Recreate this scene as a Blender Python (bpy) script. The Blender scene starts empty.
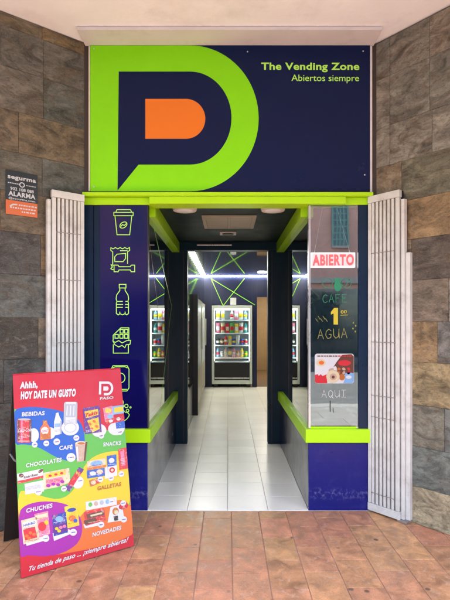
import bpy, math, random
from mathutils import Vector
random.seed(7)
S = bpy.context.scene
C = S.collection
R = math.radians

# ------------------------------------------------------------------ camera, world, sun, exposure
cam_d = bpy.data.cameras.new('camera'); cam = bpy.data.objects.new('camera', cam_d); C.objects.link(cam)
cam.location = (0, -3.76, 1.5); cam.rotation_euler = (R(90), 0, 0)
cam_d.sensor_width = 36; cam_d.lens = 28.2
cam_d.shift_x = -3/600; cam_d.shift_y = 23/600
cam_d.clip_start = .02; cam_d.clip_end = 2000
S.camera = cam
W = bpy.data.worlds.new('World'); S.world = W; W.use_nodes = True
wn = W.node_tree
sky = wn.nodes.new('ShaderNodeTexSky'); sky.sky_type = 'NISHITA'; sky.sun_disc = False
sky.sun_elevation = R(60); sky.sun_rotation = R(170)
wn.nodes['Background'].inputs[1].default_value = .15
wn.links.new(sky.outputs[0], wn.nodes['Background'].inputs[0])
sd = bpy.data.lights.new('sun', 'SUN'); sd.energy = 4.0; sd.angle = R(.5); sd.color = (1, .985, .965)
sun = bpy.data.objects.new('sun', sd); C.objects.link(sun); sun.rotation_euler = (R(30), 0, R(10)); sun.location = (0, -9, 16)
S.view_settings.view_transform = 'Standard'; S.view_settings.look = 'None'
S.view_settings.gamma = 1; S.view_settings.use_curve_mapping = False
S.view_settings.exposure = 3.2
S.render.engine = 'CYCLES'
S.cycles.use_denoising = True
S.cycles.max_bounces = 12; S.cycles.diffuse_bounces = 5; S.cycles.glossy_bounces = 6
S.cycles.transparent_max_bounces = 16; S.cycles.transmission_bounces = 6
S.cycles.sample_clamp_indirect = 6

# ------------------------------------------------------------------ materials
def s2l(c): return tuple((x/255/12.92 if x/255 <= .04045 else ((x/255+.055)/1.055)**2.4) for x in c)
def mat(name, col, rough=.5, var=.12, scale=6, bump=0, bscale=60, metal=0, spec=.5, coat=0, rvar=.08, attr=None, emis=0, dirt=None, dscale=3):
    m = bpy.data.materials.new(name); m.use_nodes = True
    nt = m.node_tree; N = nt.nodes; L = nt.links; b = N['Principled BSDF']
    b.inputs['Roughness'].default_value = rough; b.inputs['Metallic'].default_value = metal
    b.inputs['Specular IOR Level'].default_value = spec; b.inputs['Coat Weight'].default_value = coat
    b.inputs['Coat Roughness'].default_value = .04
    tc = N.new('ShaderNodeTexCoord')
    nz = N.new('ShaderNodeTexNoise'); nz.inputs['Scale'].default_value = scale; nz.inputs['Detail'].default_value = 6; nz.inputs['Roughness'].default_value = .6
    L.new(tc.outputs['Object'], nz.inputs['Vector'])
    mr = N.new('ShaderNodeMapRange'); mr.inputs[1].default_value = .25; mr.inputs[2].default_value = .75
    mr.inputs[3].default_value = 1-var; mr.inputs[4].default_value = 1+var
    L.new(nz.outputs['Fac'], mr.inputs[0])
    mx = N.new('ShaderNodeVectorMath'); mx.operation = 'SCALE'
    if attr:
        a = N.new('ShaderNodeAttribute'); a.attribute_name = attr; L.new(a.outputs['Color'], mx.inputs[0])
    else:
        mx.inputs[0].default_value = col
    L.new(mr.outputs[0], mx.inputs['Scale'])
    out = mx.outputs[0]
    if dirt:
        n2 = N.new('ShaderNodeTexNoise'); n2.inputs['Scale'].default_value = dscale; n2.inputs['Detail'].default_value = 9; n2.inputs['Roughness'].default_value = .68
        L.new(tc.outputs['Object'], n2.inputs['Vector'])
        m2 = N.new('ShaderNodeMapRange'); m2.inputs[1].default_value = .52; m2.inputs[2].default_value = .78; m2.inputs[4].default_value = dirt[1]
        L.new(n2.outputs['Fac'], m2.inputs[0])
        mm = N.new('ShaderNodeMix'); mm.data_type = 'RGBA'
        L.new(m2.outputs[0], mm.inputs[0]); L.new(out, mm.inputs[6]); mm.inputs[7].default_value = (*dirt[0], 1)
        out = mm.outputs[2]
    L.new(out, b.inputs['Base Color'])
    if rvar:
        r2 = N.new('ShaderNodeMapRange'); r2.inputs[1].default_value = .3; r2.inputs[2].default_value = .7
        r2.inputs[3].default_value = max(0, rough-rvar); r2.inputs[4].default_value = min(1, rough+rvar)
        L.new(nz.outputs['Fac'], r2.inputs[0]); L.new(r2.outputs[0], b.inputs['Roughness'])
    if bump:
        n3 = N.new('ShaderNodeTexNoise'); n3.inputs['Scale'].default_value = bscale; n3.inputs['Detail'].default_value = 8
        L.new(tc.outputs['Object'], n3.inputs['Vector'])
        bp = N.new('ShaderNodeBump'); bp.inputs['Strength'].default_value = bump; bp.inputs['Distance'].default_value = .01
        L.new(n3.outputs['Fac'], bp.inputs['Height']); L.new(bp.outputs[0], b.inputs['Normal'])
    if emis:
        b.inputs['Emission Color'].default_value = (*col, 1); b.inputs['Emission Strength'].default_value = emis
    return m
def emit(name, col, s):
    m = bpy.data.materials.new(name); m.use_nodes = True
    b = m.node_tree.nodes['Principled BSDF']; b.inputs['Base Color'].default_value = (*[c*.5 for c in col], 1)
    b.inputs['Emission Color'].default_value = (*col, 1); b.inputs['Emission Strength'].default_value = s
    return m
def glass_mat(name, tint=(.8, .87, .85), k=1.6, add=.02, rough=.0, wave=.0):
    m = bpy.data.materials.new(name); m.use_nodes = True
    nt = m.node_tree; N = nt.nodes; L = nt.links; N.clear()
    o = N.new('ShaderNodeOutputMaterial'); mx = N.new('ShaderNodeMixShader'); t = N.new('ShaderNodeBsdfTransparent'); g = N.new('ShaderNodeBsdfGlossy')
    t.inputs[0].default_value = (*tint, 1); g.inputs['Roughness'].default_value = rough; g.inputs[0].default_value = (.95, .97, .96, 1)
    f = N.new('ShaderNodeFresnel'); f.inputs[0].default_value = 1.5
    ma = N.new('ShaderNodeMath'); ma.operation = 'MULTIPLY_ADD'; ma.use_clamp = True; ma.inputs[1].default_value = k; ma.inputs[2].default_value = add
    L.new(f.outputs[0], ma.inputs[0]); tc = N.new('ShaderNodeTexCoord'); nz = N.new('ShaderNodeTexNoise'); nz.inputs['Scale'].default_value = 2.6; nz.inputs['Detail'].default_value = 2; L.new(tc.outputs['Object'], nz.inputs['Vector'])
    bp = N.new('ShaderNodeBump'); bp.inputs['Strength'].default_value = wave; bp.inputs['Distance'].default_value = .01; L.new(nz.outputs['Fac'], bp.inputs['Height']); L.new(bp.outputs[0], g.inputs['Normal'])
    L.new(ma.outputs[0], mx.inputs[0]); L.new(t.outputs[0], mx.inputs[1]); L.new(g.outputs[0], mx.inputs[2]); L.new(mx.outputs[0], o.inputs[0])
    return m
def slate_mat():
    # natural slate: per-tile tint, cloudy patches, rusty veins, cleft relief
    m = bpy.data.materials.new('slate'); m.use_nodes = True
    nt = m.node_tree; N = nt.nodes; L = nt.links; b = N['Principled BSDF']
    tc = N.new('ShaderNodeTexCoord'); a = N.new('ShaderNodeAttribute'); a.attribute_name = 'tint'
    off = N.new('ShaderNodeVectorMath'); off.operation = 'MULTIPLY_ADD'
    L.new(a.outputs['Color'], off.inputs[0]); off.inputs[1].default_value = (37, 53, 91); L.new(tc.outputs['Object'], off.inputs[2])
    st = N.new('ShaderNodeMapping'); st.inputs['Scale'].default_value = (1, 1, 1.9); L.new(off.outputs[0], st.inputs['Vector'])
    def noise(sc, det, rg, dist=0):
        n = N.new('ShaderNodeTexNoise'); n.inputs['Scale'].default_value = sc; n.inputs['Detail'].default_value = det; n.inputs['Roughness'].default_value = rg; n.inputs['Distortion'].default_value = dist
        L.new(st.outputs[0], n.inputs['Vector']); return n
    def rng(src, a0, a1, b0, b1):
        r = N.new('ShaderNodeMapRange'); r.inputs[1].default_value = a0; r.inputs[2].default_value = a1; r.inputs[3].default_value = b0; r.inputs[4].default_value = b1
        L.new(src, r.inputs[0]); return r.outputs[0]
    n1 = noise(5, 10, .65, 1.2); n2 = noise(3.2, 8, .7, 2.2); n3 = noise(34, 12, .8, .6); n5 = noise(75, 10, .8, .3); n4 = noise(4.0, 12, .75, 3.5)
    v = N.new('ShaderNodeVectorMath'); v.operation = 'SCALE'; L.new(a.outputs['Color'], v.inputs[0]); L.new(rng(n1.outputs[0], .32, .68, .22, 1.2), v.inputs['Scale'])
    def mixc(fac, c0, c1):
        x = N.new('ShaderNodeMix'); x.data_type = 'RGBA'; L.new(fac, x.inputs[0]); L.new(c0, x.inputs[6]); x.inputs[7].default_value = (*c1, 1); return x.outputs[2]
    c = mixc(rng(n2.outputs[0], .52, .66, 0, .6), v.outputs[0], (.135, .075, .032))
    c = mixc(rng(n4.outputs[0], .565, .64, 0, .6), c, (.27, .245, .205))
    c = mixc(rng(n3.outputs[0], .50, .66, 0, .75), c, (.045, .04, .03)); c = mixc(rng(n5.outputs[0], .54, .66, 0, .6), c, (.36, .33, .27))
    L.new(c, b.inputs['Base Color'])
    L.new(rng(n1.outputs[0], .3, .7, .42, .75), b.inputs['Roughness'])
    ad = N.new('ShaderNodeMath'); ad.operation = 'ADD'; L.new(n4.outputs[0], ad.inputs[0]); L.new(n3.outputs[0], ad.inputs[1])
    bp = N.new('ShaderNodeBump'); bp.inputs['Strength'].default_value = .95; bp.inputs['Distance'].default_value = .02
    L.new(ad.outputs[0], bp.inputs['Height']); L.new(bp.outputs[0], b.inputs['Normal'])
    return m
def terracotta_mat():
    m = bpy.data.materials.new('terracotta'); m.use_nodes = True
    nt = m.node_tree; N = nt.nodes; L = nt.links; b = N['Principled BSDF']
    tc = N.new('ShaderNodeTexCoord'); a = N.new('ShaderNodeAttribute'); a.attribute_name = 'tint'
    def noise(sc, det, rg, dist=0):
        n = N.new('ShaderNodeTexNoise'); n.inputs['Scale'].default_value = sc; n.inputs['Detail'].default_value = det; n.inputs['Roughness'].default_value = rg; n.inputs['Distortion'].default_value = dist
        L.new(tc.outputs['Object'], n.inputs['Vector']); return n
    def rng(src, a0, a1, b0, b1):
        r = N.new('ShaderNodeMapRange'); r.inputs[1].default_value = a0; r.inputs[2].default_value = a1; r.inputs[3].default_value = b0; r.inputs[4].default_value = b1
        L.new(src, r.inputs[0]); return r.outputs[0]
    n1 = noise(9, 8, .65, .6); n2 = noise(4, 9, .7, 1); n3 = noise(95, 8, .8); n4 = noise(16, 8, .7, .8); n5 = noise(150, 6, .8)
    v = N.new('ShaderNodeVectorMath'); v.operation = 'SCALE'; L.new(a.outputs['Color'], v.inputs[0]); L.new(rng(n1.outputs[0], .3, .7, .52, 1.4), v.inputs['Scale'])
    def mixc(fac, c0, c1):
        x = N.new('ShaderNodeMix'); x.data_type = 'RGBA'; L.new(fac, x.inputs[0]); L.new(c0, x.inputs[6]); x.inputs[7].default_value = (*c1, 1); return x.outputs[2]
    c = mixc(rng(n2.outputs[0], .5, .72, 0, .6), v.outputs[0], (.27, .15, .095))
    c = mixc(rng(n4.outputs[0], .55, .70, 0, .65), c, (.62, .40, .29))
    c = mixc(rng(n3.outputs[0], .52, .68, 0, .75), c, (.20, .105, .07)); c = mixc(rng(n5.outputs[0], .56, .68, 0, .6), c, (.66, .42, .30))
    vo = N.new('ShaderNodeTexVoronoi'); vo.inputs['Scale'].default_value = 4.2; L.new(tc.outputs['Object'], vo.inputs['Vector'])
    c = mixc(rng(vo.outputs['Distance'], .05, .085, .75, 0), c, (.05, .04, .035))
    L.new(c, b.inputs['Base Color']); L.new(rng(n1.outputs[0], .3, .7, .32, .6), b.inputs['Roughness'])
    bp = N.new('ShaderNodeBump'); bp.inputs['Strength'].default_value = .25; bp.inputs['Distance'].default_value = .006
    L.new(n4.outputs[0], bp.inputs['Height']); L.new(bp.outputs[0], b.inputs['Normal'])
    return m
LIME = (.40, .80, .008)
M = {}
M['slate'] = slate_mat(); M['terra'] = terracotta_mat()
M['mortar'] = mat('mortar', (.13, .112, .092), .9, bump=.3)
M['granite'] = mat('granite', (.5, .5, .48), .75, .12, 40, bump=.2, attr='tint', dirt=((.3, .29, .27), .4))
M['grout'] = mat('grout', (.42, .25, .195), .9, .3, 12, bump=.3, dirt=((.1, .07, .05), .7))
M['plaster'] = mat('plaster', (.82, .815, .825), .85, .05, 2.5, bump=.15, bscale=25, dirt=((.42, .34, .30), .45), dscale=1.3)
M['strip'] = mat('strip_metal', (.62, .58, .58), .5, .06, 4, dirt=((.3, .26, .23), .5))
M['signnavy'] = mat('sign_navy', (.003, .009, .050), .2, .06, 3, spec=.15, rvar=.08, bump=.04, bscale=2.5)
M['signlime'] = mat('sign_lime', (.215, .66, .002), .2, .04, 3, spec=.25, rvar=.08, bump=.04, bscale=2.5)
M['signorange'] = mat('sign_orange', (.70, .158, .0), .4, .03, 3, rvar=.04)
M['cream'] = mat('cream_edge', (.7, .62, .5), .6)
M['lime'] = mat('lime_paint', (.37, .66, .005), .4, .06, 5, spec=.25, rvar=.08, dirt=((.25, .45, .02), .35), dscale=5)
M['limeline'] = mat('lime_vinyl', (.42, .82, .10), .4, .04)
M['teal'] = mat('dark_teal_paint', (.003, .015, .040), .35, .15, 4, spec=.22, dirt=((.02, .035, .05), .3), dscale=5)
M['teal2'] = mat('door_frame_paint', (.003, .020, .036), .4, .15, 4, spec=.25)
M['panel'] = mat('glossy_navy_panel', (.004, .003, .060), .10, .1, 2, spec=.42, rvar=.03)
M['base'] = mat('royal_blue_panel', (.008, .010, .125), .35, .12, 3, spec=.2, rvar=.1, bump=.03, bscale=20, dirt=((.05, .05, .22), .35), dscale=9)
_nt = M['base'].node_tree; _b = _nt.nodes['Principled BSDF']; _s = _b.inputs['Base Color'].links[0].from_socket
_tc = _nt.nodes.new('ShaderNodeTexCoord'); _sx = _nt.nodes.new('ShaderNodeSeparateXYZ'); _nt.links.new(_tc.outputs['Object'], _sx.inputs[0])
_d = _nt.nodes.new('ShaderNodeMath'); _d.operation = 'SUBTRACT'; _d.inputs[1].default_value = .135; _nt.links.new(_sx.outputs[2], _d.inputs[0])
_a = _nt.nodes.new('ShaderNodeMath'); _a.operation = 'ABSOLUTE'; _nt.links.new(_d.outputs[0], _a.inputs[0])
_r = _nt.nodes.new('ShaderNodeMapRange'); _r.inputs[1].default_value = .0; _r.inputs[2].default_value = .06; _r.inputs[3].default_value = 1; _r.inputs[4].default_value = 0; _nt.links.new(_a.outputs[0], _r.inputs[0])
_n = _nt.nodes.new('ShaderNodeTexNoise'); _n.inputs['Scale'].default_value = 26; _n.inputs['Detail'].default_value = 8; _n.inputs['Roughness'].default_value = .75; _nt.links.new(_tc.outputs['Object'], _n.inputs['Vector'])
_q = _nt.nodes.new('ShaderNodeMapRange'); _q.inputs[1].default_value = .5; _q.inputs[2].default_value = .68; _nt.links.new(_n.outputs['Fac'], _q.inputs[0])
_m = _nt.nodes.new('ShaderNodeMath'); _m.operation = 'MULTIPLY'; _nt.links.new(_r.outputs[0], _m.inputs[0]); _nt.links.new(_q.outputs[0], _m.inputs[1])
_x = _nt.nodes.new('ShaderNodeMix'); _x.data_type = 'RGBA'; _nt.links.new(_m.outputs[0], _x.inputs[0]); _nt.links.new(_s, _x.inputs[6]); _x.inputs[7].default_value = (.16, .15, .30, 1); _nt.links.new(_x.outputs[2], _b.inputs['Base Color'])
M['recess'] = mat('recess_panel_grey', (.022, .024, .055), .2, .12, 3, rvar=.08)
M['dark'] = mat('dark_interior', (.010, .013, .024), .6)
M['brownjamb'] = mat('brown_jamb', (.035, .022, .016), .6, .3, 8, bump=.2)
M['gate'] = mat('gate_paint', (.56, .55, .505), .5, .10, 9, bump=.08, dirt=((.22, .17, .13), .6), dscale=7)
M['gatedark'] = mat('gate_gap_shade', (.008, .007, .006), .8)  # near-black colour for the shade in the gate gaps
M['rail'] = mat('gate_rail', (.26, .21, .19), .6, .3, 30, metal=.3)
M['silver'] = mat('silver_edge', (.55, .55, .55), .3, .05, metal=.8)
M['screw'] = mat('screw_cap', (.55, .52, .5), .4)
M['glass'] = glass_mat('window_glass', (.80, .86, .85), 2.3, .075, .02, .035)
M['glassside'] = glass_mat('side_glass', (.62, .70, .70), 1.7, .02)
M['glasscase'] = glass_mat('machine_glass', (.95, .97, .96), .6, 0)
M['floor_tile'] = mat('floor_tile', (.50, .475, .41), .3, .05, 3, rvar=.015, attr='tint')
M['floor_grout'] = mat('floor_grout', (.42, .39, .33), .8)
M['rceil'] = mat('gloss_ceiling', (.07, .078, .066), .05, .05, 2, spec=.9, rvar=.02)
M['navywall'] = mat('navy_wall', (.012, .018, .065), .4, .1, 3)
M['glosswall'] = mat('gloss_wall', (.010, .018, .030), .06, .1, 2, spec=.9, rvar=.02)
M['eceil'] = mat('entrance_ceiling', (.002, .011, .010), .5, .15, 3, spec=.2)
M['led'] = emit('led_light', (1, .97, .84), 9)
M['downlight'] = emit('down_light', (1, .95, .85), 9)
M['lampoff'] = mat('lamp_cover', (.62, .52, .44), .4, .05)
M['vent'] = mat('vent_metal', (.34, .28, .20), .5, .1, 8)
M['ventdark'] = mat('vent_shadow', (.10, .08, .055), .7)
M['black'] = mat('black_plastic', (.012, .012, .013), .4)
M['white'] = mat('white_plastic', (.75, .75, .73), .4, .05)
M['cream_case'] = mat('cream_cabinet', (.60, .54, .42), .4, .06)
M['case'] = mat('machine_frame', (.62, .68, .60), .35, .05)
M['caselight'] = emit('case_light', (.93, 1, .98), 2.0)
M['caseback'] = mat('machine_back', (.62, .68, .74), .6)
M['shelf'] = mat('machine_shelf', (.70, .76, .78), .35)
M['wood'] = mat('tan_door', (.42, .30, .15), .5, .10, 5)
M['brownfloor'] = mat('brown_floor', (.20, .12, .055), .5)
M['ledwhite'] = emit('led_panel_white', (1, .90, .90), .26)
M['ledpink'] = emit('led_panel_pink', (1, .58, .60), .21)
M['ledred'] = emit('led_letter_red', (1, .02, .04), .20)
M['asphalt'] = mat('asphalt', (.036, .034, .032), .9, .2, 3, bump=.4)
M['kerb'] = mat('kerb_stone', (.13, .12, .11), .8, .15, 5, bump=.2)
M['brick'] = mat('facade_brick', (.60, .29, .21), .85, .15, 1.2, bump=.3, bscale=9)
M['trimstone'] = mat('facade_trim', (.42, .33, .27), .8)
M['winglass'] = mat('far_window_glass', (.03, .045, .045), .1, spec=.8)
M['winframe'] = mat('far_window_frame', (.16, .26, .20), .5)
M['roof'] = mat('roof_tiles', (.3, .13, .08), .9)
COL = {'white': (.78, .78, .78), 'red': (.72, .025, .04), 'crimson': (.66, .003, .022), 'blue': (.018, .115, .55), 'green': (.13, .52, .06), 'yellow': (.85, .62, .015),
       'purple': (.40, .008, .36), 'orange': (.85, .17, .02), 'violet': (.13, .02, .26), 'darkblue': (.02, .05, .36), 'pink': (.80, .22, .36), 'cream': (.78, .66, .42),
       'brown': (.16, .05, .03), 'silver': (.5, .5, .5), 'black': (.015, .015, .015), 'beige': (.62, .42, .30), 'grey': (.5, .52, .56), 'lightblue': (.25, .48, .80), 'teal': (.04, .35, .35), 'rust': (.55, .16, .03)}
def ink(n):
    k = 'ink_'+n
    if k not in M: M[k] = mat(k, tuple(q*.62 for q in COL[n]), .4, .03, 8, spec=.3, rvar=.05)
    return M[k]

def pack(n):
    # printed packaging: the pack's own colour broken up by small printed patches
    k = 'pack_'+n
    if k in M: return M[k]
    m = mat(k, tuple(q*.62 for q in COL[n]), .35, .2, 14, spec=.3, rvar=.05); nt = m.node_tree; N = nt.nodes; L = nt.links; b = N['Principled BSDF']
    src_ = b.inputs['Base Color'].links[0].from_socket
    tc = N.new('ShaderNodeTexCoord')
    def patch(sc, seed, lo, hi, c, src_):
        mp = N.new('ShaderNodeMapping'); mp.inputs['Location'].default_value = (seed, seed*2.1, seed*.7); L.new(tc.outputs['Object'], mp.inputs['Vector'])
        v = N.new('ShaderNodeTexNoise'); v.inputs['Scale'].default_value = sc; v.inputs['Detail'].default_value = 3; v.inputs['Distortion'].default_value = 1.5; L.new(mp.outputs[0], v.inputs['Vector'])
        q = N.new('ShaderNodeMapRange'); q.inputs[1].default_value = lo; q.inputs[2].default_value = hi; L.new(v.outputs['Fac'], q.inputs[0])
        x = N.new('ShaderNodeMix'); x.data_type = 'RGBA'; q.inputs[4].default_value = .5; L.new(q.outputs[0], x.inputs[0]); L.new(src_, x.inputs[6]); x.inputs[7].default_value = (*c, 1); return x.outputs[2]
    o = patch(38, 1.3, .56, .70, (.55, .45, .32), src_); o = patch(48, 4.2, .58, .70, tuple(q*.25 for q in COL[n]), o); o = patch(32, 7.7, .60, .70, (.55, .10, .06) if n not in ('red', 'crimson', 'rust', 'orange') else (.65, .5, .08), o)
    L.new(o, b.inputs['Base Color']); M[k] = m
    return m

# ------------------------------------------------------------------ mesh helpers
class Fr:                                    # a flat drawing frame: origin, right, up, normal
    def __init__(s, o, u, v=(0, 0, 1)):
        s.o = Vector(o); s.u = Vector(u).normalized(); s.v = Vector(v).normalized(); s.n = s.u.cross(s.v)
    def __call__(s, a, b, k=0): return s.o+s.u*a+s.v*b+s.n*k
class MB:
    def __init__(s): s.v = []; s.f = []; s.m = []; s.ms = []; s.c = []
    def mi(s, m):
        m = M[m] if isinstance(m, str) else m
        if m not in s.ms: s.ms.append(m)
        return s.ms.index(m)
    def face(s, pts, m, col=None):
        i = len(s.v); s.v += [tuple(p) for p in pts]; s.f.append(tuple(range(i, i+len(pts)))); s.m.append(s.mi(m)); s.c.append(col)
    def box(s, x0, y0, z0, x1, y1, z1, m, col=None):
        if x0 > x1: x0, x1 = x1, x0
        if y0 > y1: y0, y1 = y1, y0
        if z0 > z1: z0, z1 = z1, z0
        P = [(x0,y0,z0),(x1,y0,z0),(x1,y1,z0),(x0,y1,z0),(x0,y0,z1),(x1,y0,z1),(x1,y1,z1),(x0,y1,z1)]
        s.hexa(P, m, col)
    def hexa(s, P, m, col=None):
        i = len(s.v); s.v += [tuple(p) for p in P]
        for q in ((3,2,1,0),(4,5,6,7),(0,1,5,4),(1,2,6,5),(2,3,7,6),(3,0,4,7)):
            s.f.append(tuple(i+j for j in q)); s.m.append(s.mi(m)); s.c.append(col)
    def fbox(s, fr, a0, b0, k0, a1, b1, k1, m, col=None):   # box in a frame (a right, b up, k out)
        P = [fr(a0,b0,k1), fr(a1,b0,k1), fr(a1,b0,k0), fr(a0,b0,k0), fr(a0,b1,k1), fr(a1,b1,k1), fr(a1,b1,k0), fr(a0,b1,k0)]
        s.hexa(P, m, col)
    def tile(s, fr, a0, b0, a1, b1, k, m, col, bev=.004):      # tile with chamfered edge
        o = [fr(a0,b0,0), fr(a1,b0,0), fr(a1,b1,0), fr(a0,b1,0)]
        e = [fr(a0,b0,k-bev*.6), fr(a1,b0,k-bev*.6), fr(a1,b1,k-bev*.6), fr(a0,b1,k-bev*.6)]
        t = [fr(a0+bev,b0+bev,k), fr(a1-bev,b0+bev,k), fr(a1-bev,b1-bev,k), fr(a0+bev,b1-bev,k)]
        i = len(s.v); s.v += [tuple(p) for p in o+e+t]
        fs = [(8,9,10,11)]+[(4+j,4+(j+1)%4,8+(j+1)%4,8+j) for j in range(4)]+[(j,(j+1)%4,4+(j+1)%4,4+j) for j in range(4)]
        for q in fs: s.f.append(tuple(i+j for j in q)); s.m.append(s.mi(m)); s.c.append(col)
    def poly(s, P, pts, m): s.face([P(*p) for p in pts], m)
    def stroke(s, P, pts, w, m, closed=False):
        n = len(pts); L = []; Rr = []
        for i in range(n):
            p = Vector(pts[i])
            a = Vector(pts[(i-1) % n]) if (i > 0 or closed) else None
            b = Vector(pts[(i+1) % n]) if (i < n-1 or closed) else None
            d1 = (p-a).normalized() if a is not None and (p-a).length > 1e-9 else None
            d2 = (b-p).normalized() if b is not None and (b-p).length > 1e-9 else None
            d1 = d1 or d2 or Vector((1, 0)); d2 = d2 or d1
            n1 = Vector((-d1.y, d1.x)); n2 = Vector((-d2.y, d2.x)); q = n1+n2
            if q.length < .3: q = n1
            q.normalize(); k = w/2/max(.45, q.dot(n1))
            L.append(p+q*k); Rr.append(p-q*k)
        for i in range(n if closed else n-1):
            j = (i+1) % n
            s.face([P(*L[i]), P(*Rr[i]), P(*Rr[j]), P(*L[j])], m)
    def tube(s, pts, r, m, seg=8):
        rings = []
        for i, p in enumerate(pts):
            p = Vector(p); d = (Vector(pts[min(i+1, len(pts)-1)])-Vector(pts[max(i-1, 0)])).normalized()
            x = d.cross(Vector((0, 0, 1)) if abs(d.z) < .9 else Vector((1, 0, 0))).normalized(); y = d.cross(x)
            rings.append([p+x*r*math.cos(2*math.pi*k/seg)+y*r*math.sin(2*math.pi*k/seg) for k in range(seg)])
        i0 = len(s.v)
        for rg in rings: s.v += [tuple(q) for q in rg]
        for i in range(len(rings)-1):
            for k in range(seg):
                a = i0+i*seg+k; b = i0+i*seg+(k+1) % seg
                s.f.append((a, b, b+seg, a+seg)); s.m.append(s.mi(m)); s.c.append(None)
        s.face(rings[0][::-1], m); s.face(rings[-1], m)
    def lathe(s, c, prof, m, seg=12, axis='z'):
        i0 = len(s.v)
        for r, z in prof:
            for k in range(seg):
                a = 2*math.pi*k/seg
                s.v.append((c[0]+r*math.cos(a), c[1]+r*math.sin(a), c[2]+z))
        for i in range(len(prof)-1):
            for k in range(seg):
                a = i0+i*seg+k; b = i0+i*seg+(k+1) % seg
                s.f.append((a, b, b+seg, a+seg)); s.m.append(s.mi(m)); s.c.append(None)
        s.f.append(tuple(i0+k for k in range(seg))[::-1]); s.m.append(s.mi(m)); s.c.append(None)
        s.f.append(tuple(i0+(len(prof)-1)*seg+k for k in range(seg))); s.m.append(s.mi(m)); s.c.append(None)
    def text(s, P, txt, m, p0, p1, h, bold=0, shear=0, up=None):
        """lettering fitted along p0->p1 (drawing coordinates), cap height h"""
        vs, fs = glyphs(txt, bold, shear)
        xs = [v[0] for v in vs]; x0, x1 = min(xs), max(xs); ch = cap_height(bold)
        p0 = Vector(p0); p1 = Vector(p1); d = p1-p0
        up = Vector(up) if up else Vector((-d.y, d.x)).normalized()
        i = len(s.v)
        for x, y in vs:
            q = p0+d*((x-x0)/(x1-x0))+up*(y/ch*h); s.v.append(tuple(P(q.x, q.y)))
        for f in fs: s.f.append(tuple(i+j for j in f)); s.m.append(s.mi(m)); s.c.append(None)
    def build(s, name, parent=None, loc=None, bevel=0, smooth=False):
        me = bpy.data.meshes.new(name); o = bpy.data.objects.new(name, me)
        off = Vector(loc) if loc else (wloc(parent) if parent else Vector((0, 0, 0)))
        me.from_pydata([tuple(Vector(v)-off) for v in s.v], [], s.f)
        for m in s.ms: me.materials.append(m)
        for p, k in zip(me.polygons, s.m): p.material_index = k; p.use_smooth = smooth
        if any(c is not None for c in s.c):
            a = me.color_attributes.new('tint', 'FLOAT_COLOR', 'CORNER')
            for p, c in zip(me.polygons, s.c):
                for li in p.loop_indices: a.data[li].color = (*(c or (.3, .3, .3)), 1)
        C.objects.link(o)
        if parent:
            o.parent = parent; o.location = off-wloc(parent)
        else: o.location = off
        if bevel:
            b = o.modifiers.new('edge', 'BEVEL'); b.width = bevel; b.segments = 2; b.limit_method = 'ANGLE'
        return o
def wloc(o):
    v = Vector((0, 0, 0))
    while o: v = v+o.location; o = o.parent
    return v
_g = {}
def glyphs(txt, bold, shear):
    k = (txt, bold, shear)
    if k not in _g:
        cu = bpy.data.curves.new('t', 'FONT'); cu.body = txt; cu.size = 1; cu.offset = bold; cu.shear = shear; cu.resolution_u = 4
        if bold > .015: cu.space_character = 1+bold*2.2
        o = bpy.data.objects.new('t', cu); C.objects.link(o)
        bpy.context.view_layer.update()
        ev = o.evaluated_get(bpy.context.evaluated_depsgraph_get()); me = ev.to_mesh()
        _g[k] = ([(v.co.x, v.co.y) for v in me.vertices], [tuple(p.vertices) for p in me.polygons])
        ev.to_mesh_clear(); bpy.data.objects.remove(o); bpy.data.curves.remove(cu)
    return _g[k]
def cap_height(bold):
    return max(v[1] for v in glyphs('H', bold, 0)[0])
def tag(o, label, cat, group=None):
    o['label'] = label; o['category'] = cat
    if group: o['group'] = group
    return o
def thing(name, label, cat, loc=(0, 0, 0), group=None):
    o = bpy.data.objects.new(name, None); o.empty_display_size = .1; C.objects.link(o); o.location = loc
    return tag(o, label, cat, group)
def struct(o): o['kind'] = 'structure'; return o
def ell(cx, cy, rx, ry, a0=0, a1=360, n=28, rot=0):
    full = abs(a1-a0) >= 360; out = []
    for i in range(n if full else n+1):
        a = R(a0+(a1-a0)*i/n); x = rx*math.cos(a); y = ry*math.sin(a); c, s = math.cos(R(rot)), math.sin(R(rot))
        out.append((cx+x*c-y*s, cy+x*s+y*c))
    return out
def rrect(x0, y0, x1, y1, r, n=5):
    if x0 > x1: x0, x1 = x1, x0
    if y0 > y1: y0, y1 = y1, y0
    return ell(x1-r, y1-r, r, r, 0, 90, n)+ell(x0+r, y1-r, r, r, 90, 180, n)+ell(x0+r, y0+r, r, r, 180, 270, n)+ell(x1-r, y0+r, r, r, 270, 360, n)
U = .008                                      # metres per drawing unit of the shop front elevation
def FX(x): return (x-228)*U
def FZ(y): return 1.5+(323-y)*U
def front(yy):                                # elevation drawing (units of the front plan) standing at depth yy
    return lambda x, y: Vector((FX(x), yy, FZ(y)))

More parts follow.
